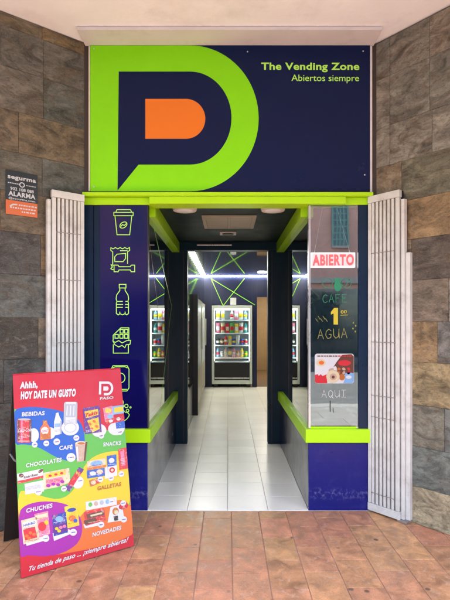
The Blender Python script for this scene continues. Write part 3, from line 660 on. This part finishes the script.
t = thing('air_diffuser', 'small pale rectangular ceiling fitting with a black oval opening', 'vent', (0, 1.46, 2.5))
m = MB(); m.box(-.09, 1.38, 2.488, .09, 1.54, 2.499, 'lampoff'); m.build('plate', t, bevel=.003)
m = MB(); m.lathe((0, 1.46, 2.482), [(.062, 0), (.066, .0055)], 'black', 24); m.build('opening', t)

# room shell
YB = 7.25
m = MB(); m.box(-2.8, D+.141, 2.60, 2.8, YB+.1, 2.65, 'rceil'); struct(m.build('room_ceiling'))
m = MB()
m.box(-.62, D+.141, .55, -.56, 3.84, 2.598, 'glosswall'); m.box(-.62, D+.141, .0, -.558, 3.84, .548, 'recess'); m.box(-.62, 3.96, 1.96, -.56, YB, 2.598, 'glosswall'); m.box(-.62, 3.841, 0, -.56, 3.959, 2.598, 'glosswall')
m.box(-1.7, 3.9, 0, -1.65, YB, 2.598, 'dark'); m.box(-1.65, 3.85, 0, -.625, 3.9, 2.598, 'dark'); m.box(-.70, D+.145, 0, -.625, 3.84, 2.598, 'dark')
m.box(.70, D+.02, 0, 2.8, D+.1, 2.598, 'navywall')
struct(m.build('room_side_wall'))
m = MB(); m.box(2.7, D+.1, 0, 2.8, YB, 2.598, 'navywall'); struct(m.build('room_end_wall'))
m = MB(); m.box(-1.7, YB, 0, -.385, YB+.1, 2.598, 'navywall'); m.box(-.384, YB, 1.93, .569, YB+.1, 2.598, 'navywall'); m.box(.57, YB, 0, .68, YB+.1, 2.598, 'navywall'); m.box(.681, YB, 2.11, 1.5, YB+.1, 2.598, 'navywall'); m.box(1.501, YB, 0, 2.8, YB+.1, 2.598, 'navywall')
struct(m.build('room_back_wall'))
def BW(px, py): return Vector(((px-228)/42.69, YB-.004, 1.5+(323-py)/42.69))
for a_, lbl in ((((211, 278.5), (223, 305.5)), 'steep lime strip on the back wall leaning onto the vending machine top'), (((211, 278.5), (255, 305)), 'long lime strip crossing the back wall towards the tan doorway'), (((244.5, 278.5), (223.3, 305.5)), 'lime strip crossing the other way down to the machine top')):
    m = MB(); m.stroke(lambda x, y: BW(x, y), a_, .55, mat('lime_strip_glow', (.30, .75, .04), .5, emis=.06)); tag(m.build('wall_strip'), lbl, 'wall strip', 'lime strips on the back wall')  # faint glow put into the strip paint, though the strips are no lamps
m = MB(); m.box(BW(230.3, 305).x, YB-.03, 1.925, BW(236.2, 305).x, YB-.001, 2.09, 'white'); tag(m.build('notice_card'), 'small white notice on the back wall above the vending machine', 'notice')
# corridor behind the doorway
m = MB(); m.box(.3, YB+.1, -.2, 2.8, 11.4, -.004, 'brownfloor'); struct(m.build('corridor_floor'))
m = MB(); m.box(.3, 11.2, -.0, 2.8, 11.3, 2.5, 'wood'); m.box(1.6, 7.36, 0, 1.7, 11.19, 2.5, 'wood'); m.box(.58, 8.1, 0, .66, 11.19, 2.5, 'wood'); struct(m.build('corridor_wall'))
m = MB(); m.box(.3, YB+.1, 2.502, 2.8, 11.4, 2.6, 'white'); struct(m.build('corridor_ceiling'))
m = MB(); m.box(.95, 9.2, 2.47, 1.35, 9.6, 2.5, 'downlight'); tag(m.build('corridor_fill_lamp'), 'unseen square lamp added to brighten the tan corridor behind the doorway', 'ceiling lamp')  # made-up lamp, out of sight, added to brighten the corridor wall
# light strips of the room
m = MB(); m.box(-.555, D+.2, 2.577, -.525, YB-.04, 2.599, 'led'); tag(m.build('light_strip'), 'glowing white light strip running back along the glossy side wall', 'light strip', 'room light strips')
m = MB(); m.box(-.52, YB-.035, 2.586, 2.6, YB-.005, 2.599, 'led'); tag(m.build('light_strip'), 'glowing white light strip running level across the back wall', 'light strip', 'room light strips')
m = MB(); m.lathe((.74, 6.4, 2.585), [(.09, 0), (.1, .012)], 'downlight', 24); tag(m.build('round_downlight'), 'round lit lamp in the glossy ceiling near the back wall', 'ceiling lamp')
for (x, y) in ((1.6, 4.2), (.3, 3.5)):
    pass

# ------------------------------------------------------------------ vending machines
X0, X1, Y0, H = -.375, .56, YB-.10, 1.905
vm = thing('vending_machine', 'lit vending machine with pale frame and full shelves against back wall', 'vending machine', ((X0+X1)/2, Y0, 0))
m = MB(); fw = .055
m.box(X0, Y0, .08, X0+fw, Y0+.8, H, 'case'); m.box(X1-fw, Y0, .08, X1, Y0+.8, H, 'case'); m.box(X0+fw+.001, Y0, H-.07, X1-fw-.001, Y0+.8, H, 'case'); m.box(X0+fw+.001, Y0, .08, X1-fw-.001, Y0+.8, .17, 'case'); m.box(X0+fw+.001, Y0+.76, .171, X1-fw-.001, Y0+.8, H-.071, 'caseback'); m.build('cabinet', vm, bevel=.006)
m = MB(); m.box(X0+fw+.002, Y0+.015, .172, X1-fw-.002, Y0+.06, .58, 'black'); m.build('lower_panel', vm)
m = MB(); m.box(X0+fw+.01, Y0+.006, .20, X1-fw-.01, Y0+.0145, .235, 'silver'); m.build('bottom_grille', vm)
m = MB(); m.text(lambda x, y: Vector((x, Y0+.011, y)), 'VENDING', ink('grey'), (.02, .245), (.2, .245), .03) if False else None
for fx in (X0+.05, X1-.13):
    for fy in (.05, .6): m = MB(); m.box(fx, Y0+fy, 0, fx+.08, Y0+fy+.07, .079, 'black'); m.build('foot', vm)
m = MB(); m.box(X0+fw+.002, Y0+.012, .585, X1-fw-.002, Y0+.02, H-.073, 'glasscase'); m.build('window_pane', vm)
m = MB(); m.box(X0+fw+.001, Y0+.03, .62, X0+fw+.011, Y0+.06, H-.09, 'caselight'); m.build('light_tube', vm)
m = MB(); m.box(X1-fw-.011, Y0+.03, .62, X1-fw-.001, Y0+.06, H-.09, 'caselight'); m.build('light_tube', vm)
m = MB(); m.box(X0+fw+.02, Y0+.03, H-.10, X1-fw-.02, Y0+.07, H-.074, 'caselight'); m.build('light_tube', vm)
SH = [1.575, 1.27, .985, .695, .60]
for i, z in enumerate(SH[:4]):
    m = MB(); m.box(X0+fw+.02, Y0+.07, z-.025, X1-fw-.02, Y0+.70, z, 'shelf'); m.build('shelf', vm)
m = MB(); m.hexa([(X0+fw+.02, Y0+.07, .585), (X1-fw-.02, Y0+.07, .585), (X1-fw-.02, Y0+.6, .585), (X0+fw+.02, Y0+.6, .585), (X0+fw+.02, Y0+.08, .60), (X1-fw-.02, Y0+.08, .60), (X1-fw-.02, Y0+.6, .655), (X0+fw+.02, Y0+.6, .655)], 'shelf'); m.build('delivery_tray', vm)
def bag(c, w, h, m_, m2):
    b_ = MB(); n = 8; x, y, z = c; G = []
    for j_ in range(n+1):
        v_ = j_/n; th = .045*math.sin(math.pi*min(1, max(0, v_)))**.6 if 0 < j_ < n else .002
        row = []
        for s_ in range(10):
            a_ = 2*math.pi*s_/10; row.append((x+w/2*math.cos(a_)*(1-.06*math.sin(math.pi*v_)), y+th*math.sin(a_), z+h*v_))
        G.append(row)
    i0 = len(b_.v)
    for row in G: b_.v += row
    for j_ in range(n):
        for s_ in range(10):
            a_ = i0+j_*10+s_; d_ = i0+j_*10+(s_+1) % 10
            b_.f.append((a_, d_, d_+10, a_+10)); b_.m.append(b_.mi(m2 if 2 <= j_ <= 4 else m_)); b_.c.append(None)
    return b_
kinds = [['bag', 'box', 'gap', 'bottle', 'bag', 'bag', 'bottle'], ['bag', 'bag', 'box', 'bag', 'box', 'bag', 'bottle'], ['can', 'can', 'bottle', 'box', 'can', 'bag', 'can', 'can'], ['bottle', 'can', 'bottle', 'bag', 'bottle', 'can', 'bottle', 'can']]
cols = [['white', 'grey', '', 'silver', 'pink', 'white', 'lightblue'], ['pink', 'cream', 'crimson', 'green', 'yellow', 'white', 'teal'], ['black', 'brown', 'red', 'yellow', 'darkblue', 'white', 'blue', 'grey'], ['lightblue', 'white', 'beige', 'brown', 'pink', 'orange', 'yellow', 'green']]
SN = ['top', 'second', 'third', 'fourth']; NICE = {'crimson': 'dark red', 'lightblue': 'pale blue', 'darkblue': 'dark blue', 'teal': 'teal', 'silver': 'silver'}
for r_ in range(4):
    n = len(kinds[r_]); wd = (X1-X0-2*fw-.08)/n
    for i in range(n):
        kd = kinds[r_][i]
        if kd == 'gap': continue
        cn = cols[r_][i]; c = (X0+fw+.04+wd*(i+.5), Y0+.15, SH[r_]+.002); m1 = ink(cn); m2 = ink(random.choice(['white', 'yellow', 'red', 'cream']))
        word = {'bag': 'snack bag', 'box': 'snack box', 'can': 'drink can', 'bottle': 'drink bottle'}[kd]
        if kd == 'bag': b_ = bag(c, wd*1.0, .235, m1, m2)
        elif kd == 'box':
            b_ = MB(); b_.box(c[0]-wd*.4, c[1]-.03, c[2], c[0]+wd*.4, c[1]+.03, c[2]+.21, m1); b_.box(c[0]-wd*.33, c[1]-.0315, c[2]+.05, c[0]+wd*.33, c[1]-.0302, c[2]+.14, m2)
        elif kd == 'can':
            b_ = MB(); b_.lathe(c, [(.034, 0), (.043, .01), (.043, .045)], m1); b_.lathe((c[0], c[1], c[2]+.0451), [(.0432, 0), (.0432, .055)], m2); b_.lathe((c[0], c[1], c[2]+.1002), [(.043, 0), (.043, .025), (.034, .042)], m1)
        else:
            b_ = MB(); b_.lathe(c, [(.038, 0), (.042, .01), (.042, .06)], m1); b_.lathe((c[0], c[1], c[2]+.0601), [(.0425, 0), (.0425, .06)], m2); b_.lathe((c[0], c[1], c[2]+.1202), [(.042, 0), (.036, .04), (.018, .075), (.018, .10)], m1)
        o = b_.build(word.replace(' ', '_'), loc=c, smooth=(kd != 'box'))
        tag(o, f'{NICE.get(cn, cn)} {word} on the {SN[r_]} shelf of the lit vending machine', 'snack' if 'snack' in word else 'drink', 'goods on the vending machine shelves')
# row of machines along the glossy wall
pst = MB(); pst.box(-.56, 3.85, 0, -.49, 3.955, 1.965, 'black'); tag(pst.build('black_post'), 'slim black post at the near end of the cream machine row', 'post')
for y0, y1, lbl in ((3.965, 5.42, 'cream vending machine beside the black post along the glossy wall'), (5.44, 6.95, 'cream vending machine farther back along the glossy wall')):
    t = thing('wall_vending_machine', lbl, 'vending machine', (-.9, (y0+y1)/2, 0), 'machines along the side wall')
    m = MB(); m.box(-1.4, y0, .06, -.562, y1, 1.94, 'cream_case'); m.build('cabinet', t, bevel=.006)
    m = MB(); m.box(-.561, y0+.02, .08, -.52, y1-.02, 1.92, 'cream_case'); d_ = m.build('door', t, bevel=.005)
    m = MB(); m.box(-.5195, y0+.1, .7, -.512, y1-.35, 1.85, 'case'); m.build('front_panel', d_, bevel=.002)
    m = MB(); m.box(-.519, y1-.12, 1.0, -.49, y1-.08, 1.6, 'white'); m.build('handle', d_)
    for q in ((-1.35, y0+.05), (-.66, y0+.05), (-1.35, y1-.13), (-.66, y1-.13)): m = MB(); m.box(q[0], q[1], 0, q[0]+.08, q[1]+.08, .059, 'black'); m.build('foot', t)

# ------------------------------------------------------------------ poster board on the pavement
BL = Vector((-1.214, -1.006, .004)); BR = Vector((-.632, -.600, .004)); ub = (BR-BL).normalized(); PW = (BR-BL).length
nh = Vector((ub.y, -ub.x, 0)); PHt = 1.192; lean = .24
vb = (Vector((0, 0, 1.167))-nh*lean).normalized()
pf = Fr(BL, ub, vb)
ad = thing('poster_board', 'freestanding folding board with red snack price poster leaning back on the pavement', 'advertising board', (BL+BR)/2)
src = [(32, 40), (285, 25), (335, 465), (52, 548)]; dst = [(0, 1), (1, 1), (1, 0), (0, 0)]
def homog(s, d):
    A = []; bvec = []
    for (x, y), (u, v_) in zip(s, d):
        A.append([x, y, 1, 0, 0, 0, -u*x, -u*y]); bvec.append(u); A.append([0, 0, 0, x, y, 1, -v_*x, -v_*y]); bvec.append(v_)
    n = 8
    for i in range(n):
        pv = max(range(i, n), key=lambda r: abs(A[r][i])); A[i], A[pv] = A[pv], A[i]; bvec[i], bvec[pv] = bvec[pv], bvec[i]
        for r in range(n):
            if r != i:
                k = A[r][i]/A[i][i]; A[r] = [a-k*c for a, c in zip(A[r], A[i])]; bvec[r] -= k*bvec[i]
    return [bvec[i]/A[i][i] for i in range(n)]
HM = homog(src, dst)
def lay(x, y):
    w = HM[6]*x+HM[7]*y+1
    return min(1, max(0, (HM[0]*x+HM[1]*y+HM[2])/w)), min(1, max(0, (HM[3]*x+HM[4]*y+HM[5])/w))
def PP(k):
    def fn(x, y):
        u, v_ = lay(x, y); return pf(u*PW, v_*PHt, .001+k*.0004)
    return fn
m = MB(); m.fbox(pf, 0, 0, -.012, PW, PHt, 0, 'black'); m.fbox(pf, .0, PHt+.001, -.014, PW, PHt+.008, .003, 'crimsonedge' if 'crimsonedge' in M else ink('crimson')); m.build('frame', ad, bevel=.002)
def smooth_pts(pts, it=2):
    for _ in range(it):
        o = []
        n = len(pts)
        for i in range(n):
            a_ = Vector(pts[i]); b_ = Vector(pts[(i+1) % n]); o += [tuple(a_*.75+b_*.25), tuple(a_*.25+b_*.75)]
        pts = o
    return pts
po = MB()
po.poly(PP(0), src, ink('crimson'))
po.poly(PP(1), [(33, 120), (120, 130), (200, 176), (302, 168), (322, 360), (43, 360)], ink('green'))
po.poly(PP(2), smooth_pts([(30, 123), (60, 114), (110, 116), (160, 128), (196, 150), (206, 190), (202, 225), (178, 250), (140, 240), (95, 212), (60, 204), (32, 208)]), ink('blue'))
po.poly(PP(2), smooth_pts([(206, 250), (250, 224), (310, 222), (326, 352), (300, 375), (150, 395), (50, 440), (42, 322), (68, 320), (105, 336), (150, 345), (185, 318)]), ink('yellow'))
po.poly(PP(3), smooth_pts([(205, 372), (250, 352), (324, 342), (338, 450), (260, 475), (120, 500), (170, 440)]), ink('orange'))
po.poly(PP(4), smooth_pts([(44, 378), (62, 356), (105, 346), (160, 352), (192, 376), (206, 412), (198, 455), (160, 482), (100, 496), (48, 512)]), ink('purple'))
po.poly(PP(5), [(48, 493), (70, 487), (110, 490), (160, 484), (215, 474), (270, 462), (310, 446), (333, 434), (335, 465), (52, 548)], ink('crimson'))
def sh(k, pts, c): po.poly(PP(k), pts, pack(c) if k in (7, 8) and c not in ('white', 'grey', 'silver') else ink(c))
def quad(k, x0, y0, x1, y1, c, dx=0, dy=0): sh(k, [(x0, y0), (x1, y0+dy), (x1+dx, y1+dy), (x0+dx, y1)], c)
def blob(k, cx, cy, rx, ry, c, rot=0): sh(k, ell(cx, cy, rx, ry, rot=rot, n=22), c)
def price(cx, cy, r=7):
    blob(9, cx, cy, r, r, 'white'); [quad(10, cx+r*q_, cy-1.3-q_*1.2, cx+r*(q_+w_), cy+1.3-q_*1.2, c_) for q_, w_, c_ in ((-.58, .16, 'darkblue'), (-.30, .26, 'darkblue'), (.04, .24, 'darkblue'), (.36, .22, 'crimson'))]
# drinks
blob(6, 82, 183, 12, 17, 'white'); sh(7, rrect(42, 143, 76, 201, 5), 'red'); blob(8, 59, 144.5, 15, 2.6, 'silver'); quad(8, 46, 196, 72, 198, 'silver')
blob(6, 122, 178, 12, 14, 'white'); sh(7, [(104, 150), (113, 148), (114, 155), (121, 165), (123, 192), (97, 195), (97, 166), (103, 158)], 'orange'); blob(8, 108, 172, 9, 9, 'white'); blob(9, 110, 186, 8, 7, 'rust'); quad(8, 103, 147, 113, 152, 'rust')
sh(7, [(134, 130), (140, 128), (142, 136), (148, 148), (148, 180), (130, 184), (130, 150), (133, 138)], 'white'); quad(8, 131, 155, 147, 164, 'lightblue', 0, -1)
blob(6, 169, 165, 21, 19, 'white'); sh(7, rrect(153, 103, 185, 160, 5), 'white'); sh(8, rrect(157, 108, 181, 140, 2), 'grey'); 
for k_ in range(3): po.stroke(PP(9), [(161+k_*8, 112), (160+k_*8, 136)], 2.6, ink('white'))
po.stroke(PP(8), ell(169, 165, 14, 11), 1.5, ink('grey'), True)
for q in ((84, 206), (112, 203), (137, 199, 8), (184, 190), (244, 185), (289, 176)): price(*q)
# coffee
sh(7, [(181, 203), (211, 198), (207, 246), (187, 250)], 'beige'); blob(8, 196, 203, 14, 5, 'cream'); blob(9, 196, 203.5, 9, 3, 'rust'); sh(8, [(183, 212), (188, 211), (191, 246), (188, 247)], 'white'); price(172, 238, 11)
# snacks
blob(6, 238, 172, 18, 16, 'white'); blob(6, 280, 168, 20, 16, 'white'); sh(7, [(198, 118), (238, 112), (245, 176), (205, 181)], 'violet'); sh(8, [(202, 126), (234, 120), (236, 134), (206, 142)], 'yellow'); sh(8, [(209, 148), (236, 140), (240, 168), (222, 177)], 'yellow')
for q in ((216, 156), (226, 150), (232, 162), (221, 168)): blob(9, q[0], q[1], 4.2, 3.2, 'orange', 30)
po.text(PP(9), 'Takis', ink('crimson'), (204, 140), (234, 132), 9, .05, .2, up=(0, -1))
sh(7, [(246, 118), (268, 112), (274, 146), (252, 152)], 'pink'); blob(8, 259, 124, 8, 6, 'yellow'); blob(8, 264, 138, 7, 6, 'lightblue'); sh(8, [(268, 114), (297, 110), (299, 130), (270, 134)], 'lightblue'); sh(9, [(273, 117), (294, 114), (295, 126), (274, 129)], 'yellow'); sh(8, [(254, 146), (299, 136), (300, 148), (256, 158)], 'crimson'); blob(9, 266, 149, 5, 3.6, 'white'); blob(9, 284, 144, 5, 3.6, 'white'); sh(7, [(277, 150), (300, 147), (301, 166), (280, 168)], 'blue')
# chocolate
sh(7, [(42, 278), (104, 265), (106, 288), (44, 303)], 'white'); sh(8, [(43, 296), (105, 282), (106, 288), (44, 303)], 'red'); blob(8, 52, 282, 6, 5, 'brown'); blob(8, 99, 271, 7, 3.6, 'brown', -35); sh(6, [(60, 303), (105, 294), (108, 322), (62, 330)], 'white'); price(94, 323, 9)
sh(7, [(104, 276), (168, 264), (172, 300), (140, 312), (107, 318)], 'cream'); sh(8, [(110, 279), (160, 268), (162, 280), (112, 290)], 'yellow'); sh(8, [(112, 293), (150, 286), (158, 300), (112, 312)], 'pink')
for q in ((118, 308), (130, 304), (142, 306), (152, 298)): blob(9, q[0], q[1], 5, 4, 'purple', 20)
for q in ((122, 283), (136, 280), (150, 277)): blob(9, q[0], q[1], 4, 3, 'red')
blob(6, 190, 300, 14, 16, 'white'); sh(7, [(158, 316), (192, 262), (204, 268), (170, 324)], 'crimson'); sh(8, [(158, 316), (165, 305), (177, 312), (170, 324)], 'violet'); sh(8, [(187, 270), (192, 262), (204, 268), (199, 277)], 'violet'); price(196, 296, 8); price(156, 316)
# biscuits
sh(7, [(211, 248), (256, 240), (258, 262), (213, 270)], 'cream'); blob(8, 234, 253, 15, 7, 'lightblue', -8); sh(8, [(211, 264), (258, 256), (258, 262), (213, 270)], 'orange'); sh(7, [(211, 271), (254, 264), (256, 284), (213, 291)], 'blue'); blob(8, 226, 278, 8, 5, 'white'); blob(8, 243, 274, 8, 6, 'cream'); sh(6, [(256, 262), (266, 260), (266, 290), (256, 292)], 'white')
sh(7, [(259, 235), (282, 231), (286, 284), (264, 288)], 'blue'); blob(8, 271, 246, 7, 6, 'white'); sh(8, [(262, 262), (284, 258), (286, 284), (264, 288)], 'white'); blob(9, 273, 270, 7, 7, 'crimson'); blob(10, 273, 270, 3.6, 3.6, 'cream')
sh(7, [(286, 218), (306, 214), (312, 266), (291, 270)], 'red'); sh(8, [(291, 224), (300, 222), (305, 258), (297, 260)], 'pink'); sh(7, [(217, 296), (242, 288), (246, 302), (221, 312)], 'rust'); blob(8, 228, 301, 6, 5, 'cream'); blob(8, 238, 298, 4, 4, 'crimson')
for q in ((245, 293), (271, 290), (296, 280)): price(*q)
# sweets
sh(6, [(56, 430), (118, 418), (120, 446), (66, 462)], 'white'); sh(8, [(52, 396), (90, 386), (98, 446), (58, 458)], 'cream'); sh(9, [(55, 402), (89, 394), (90, 406), (57, 414)], 'white'); po.text(PP(10), 'HARIBO', ink('darkblue'), (58, 412), (87, 404), 6, .03, up=(0, -1)); sh(9, [(57, 420), (86, 412), (92, 440), (62, 448)], 'red')
for q in ((66, 436), (75, 428), (84, 432), (72, 442)): blob(10, q[0], q[1], 4.5, 4, 'orange')
sh(7, [(84, 380), (118, 372), (124, 432), (94, 442)], 'pink'); sh(8, [(86, 384), (117, 377), (118, 388), (88, 396)], 'cream'); blob(9, 104, 412, 10, 12, 'red'); blob(9, 114, 402, 5, 6, 'yellow'); price(113, 443, 9)
sh(6, [(130, 430), (170, 420), (184, 428), (134, 450)], 'white'); sh(7, [(158, 362), (190, 355), (196, 410), (166, 418)], 'yellow'); blob(8, 176, 370, 11, 5, 'darkblue', -10); blob(8, 178, 392, 9, 8, 'orange'); blob(9, 186, 398, 5, 5, 'blue'); sh(8, [(128, 384), (162, 375), (168, 428), (133, 438)], 'darkblue'); blob(9, 146, 393, 10, 7, 'lightblue'); sh(9, [(131, 410), (164, 402), (168, 424), (134, 432)], 'violet')
for q in ((140, 418), (150, 415), (159, 412), (146, 424)): blob(10, q[0], q[1], 4.5, 4, 'yellow' if q[0] < 148 else 'pink')
price(181, 428, 9)
# novelties
sh(6, [(210, 350), (286, 338), (288, 358), (212, 372)], 'white')
for i, c in enumerate(('green', 'beige', 'grey', 'lightblue', 'cream')): blob(7, 222+i*14, 357-i*2.4, 5, 6, c)
sh(7, [(206, 376), (256, 366), (262, 398), (212, 412)], 'red'); sh(8, [(212, 382), (254, 372), (258, 384), (216, 394)], 'brown'); sh(9, [(222, 384), (250, 377), (252, 381), (224, 388)], 'cream'); sh(8, [(206, 398), (236, 390), (240, 400), (210, 410)], 'brown'); sh(6, [(206, 408), (250, 398), (252, 410), (210, 418)], 'white')
sh(7, [(272, 364), (300, 356), (308, 398), (266, 404)], 'white'); blob(8, 285, 375, 8, 10, 'rust'); blob(9, 287, 378, 5, 6, 'cream'); sh(8, [(280, 388), (291, 386), (293, 398), (283, 400)], 'black'); blob(8, 304, 362, 12, 8, 'crimson', -20); price(250, 409, 8); price(306, 396, 8); price(274, 350); price(303, 354)
def lines(x0, y0, x1, n, c, dy=3.2, sl=-.18, h=1.1):
    for i in range(n):
        x = x0; y = y0+i*dy
        while x < x1-2:
            w_ = min(random.uniform(2.5, 7), x1-x); quad(10, x, y+(x-x0)*sl, x+w_, y+h+(x-x0)*sl, c, 0, w_*sl); x += w_+1.2
    return
sh(8, [(43, 147), (48, 146), (48, 197), (43, 197)], 'brown'); sh(9, [(51, 146), (55, 146), (55, 196), (51, 196)], 'pink'); sh(8, [(71, 146), (76, 146), (76, 198), (71, 198)], 'brown')
sh(9, [(154, 104), (157, 104), (157, 158), (154, 158)], 'silver'); sh(9, [(181.5, 104), (184.5, 104), (184.5, 156), (181.5, 156)], 'silver')
sh(9, [(144.5, 148), (147.5, 148), (147.5, 180), (144.5, 180.5)], 'silver'); sh(9, [(118.5, 168), (122, 166), (122.5, 191), (119, 192)], 'rust'); sh(9, [(206, 200), (211, 199), (207, 246), (203, 247)], 'brown')
lines(45, 187, 72, 2, 'white'); lines(101, 172, 116, 2, 'crimson', 3); lines(132, 171, 146, 2, 'grey'); lines(158, 148, 180, 3, 'grey'); lines(206, 172, 226, 2, 'white')
lines(62, 312, 100, 3, 'silver'); lines(112, 297, 146, 2, 'crimson'); lines(216, 260, 250, 1, 'brown'); lines(217, 284, 250, 1, 'white'); lines(263, 256, 280, 1, 'white', 3, -.1); lines(293, 242, 302, 4, 'white', 4, -.1)
lines(60, 450, 94, 1, 'crimson'); lines(97, 434, 120, 1, 'white'); lines(132, 402, 160, 1, 'white'); lines(168, 405, 192, 1, 'crimson'); lines(218, 403, 256, 1, 'cream'); lines(60, 417, 86, 1, 'darkblue'); lines(276, 140, 292, 2, 'crimson', 3, -.12); lines(90, 392, 114, 1, 'crimson')
po.build('poster', ad)
# lettering of the poster
def ptext(t_, c, p0, p1, h, bold=.0, shear=0):
    m_ = MB(); m_.text(PP(11), t_, ink(c), p0, p1, h, bold, shear, up=(.06, -1)); m_.build('lettering', ad)
ptext('Ahhh,', 'white', (48, 71), (90, 68), 15, .055)
ptext('HOY DATE UN GUSTO', 'white', (50, 95.5), (180, 88.5), 17, .062)
ptext('BEBIDAS', 'white', (53, 137), (107, 134), 9.5, .03)
ptext('CAFÉ', 'white', (143, 219), (175, 217), 9.5, .03)
ptext('SNACKS', 'white', (249, 211), (292, 207), 9.5, .03)
ptext('CHOCOLATES', 'white', (63, 262), (149, 248), 10, .03)
ptext('GALLETAS', 'rust', (238, 321), (296, 310), 10, .03)
ptext('CHUCHES', 'white', (64, 376), (128, 363), 10.5, .03)
ptext('NOVEDADES', 'white', (229, 440), (300, 422), 10.5, .03)
ptext('Tu tienda de paso ... ¡siempre abierta!', 'white', (72, 529), (319, 454), 12.5, .018, .35)
ptext('Coca-Cola', 'white', (43.5, 176), (76, 173), 9, .012, .4)
ptext('Kinder Bueno', 'brown', (58, 290), (92, 282), 6.5, .02, .2)
ptext('PASO', 'white', (238, 98), (270, 95.5), 6, .03)
m = MB(); 
def lz(x, y): return (235+(x-90)/168*34, 54+(y-45)/146*34)
m.stroke(PP(11), [lz(*q_) for q_ in ([(104, 180), (104, 59), (190, 59)]+ell(190, 118, 55, 59, -90, 90, 18)+[(150, 177)])], 5.4, ink('white'), False)
m.poly(PP(11), [lz(*q_) for q_ in dshape(142, 184, 20, 119, 21)], ink('white')); m.build('emblem', ad)
# rear leg frame and strap
top = pf(0, PHt, -.014); back = -nh
rb0 = BL+back*.56+Vector((0, 0, 0)); rf = Fr(rb0, ub, (pf(0, PHt-.03, -.016)-rb0).normalized()); RL = (pf(0, PHt-.03, -.016)-rb0).length
m = MB(); m.fbox(rf, .0, 0, -.012, PW, RL, 0, 'black'); m.build('rear_panel', ad, bevel=.002)
sp0 = pf(.012, .66, -.013); sp1 = rf(.012, .66, .001)
m = MB(); m.tube([sp0, (Vector(sp0)+Vector(sp1))/2-Vector((0, 0, .012)), sp1], .006, 'silver', 6); m.build('strap', ad)
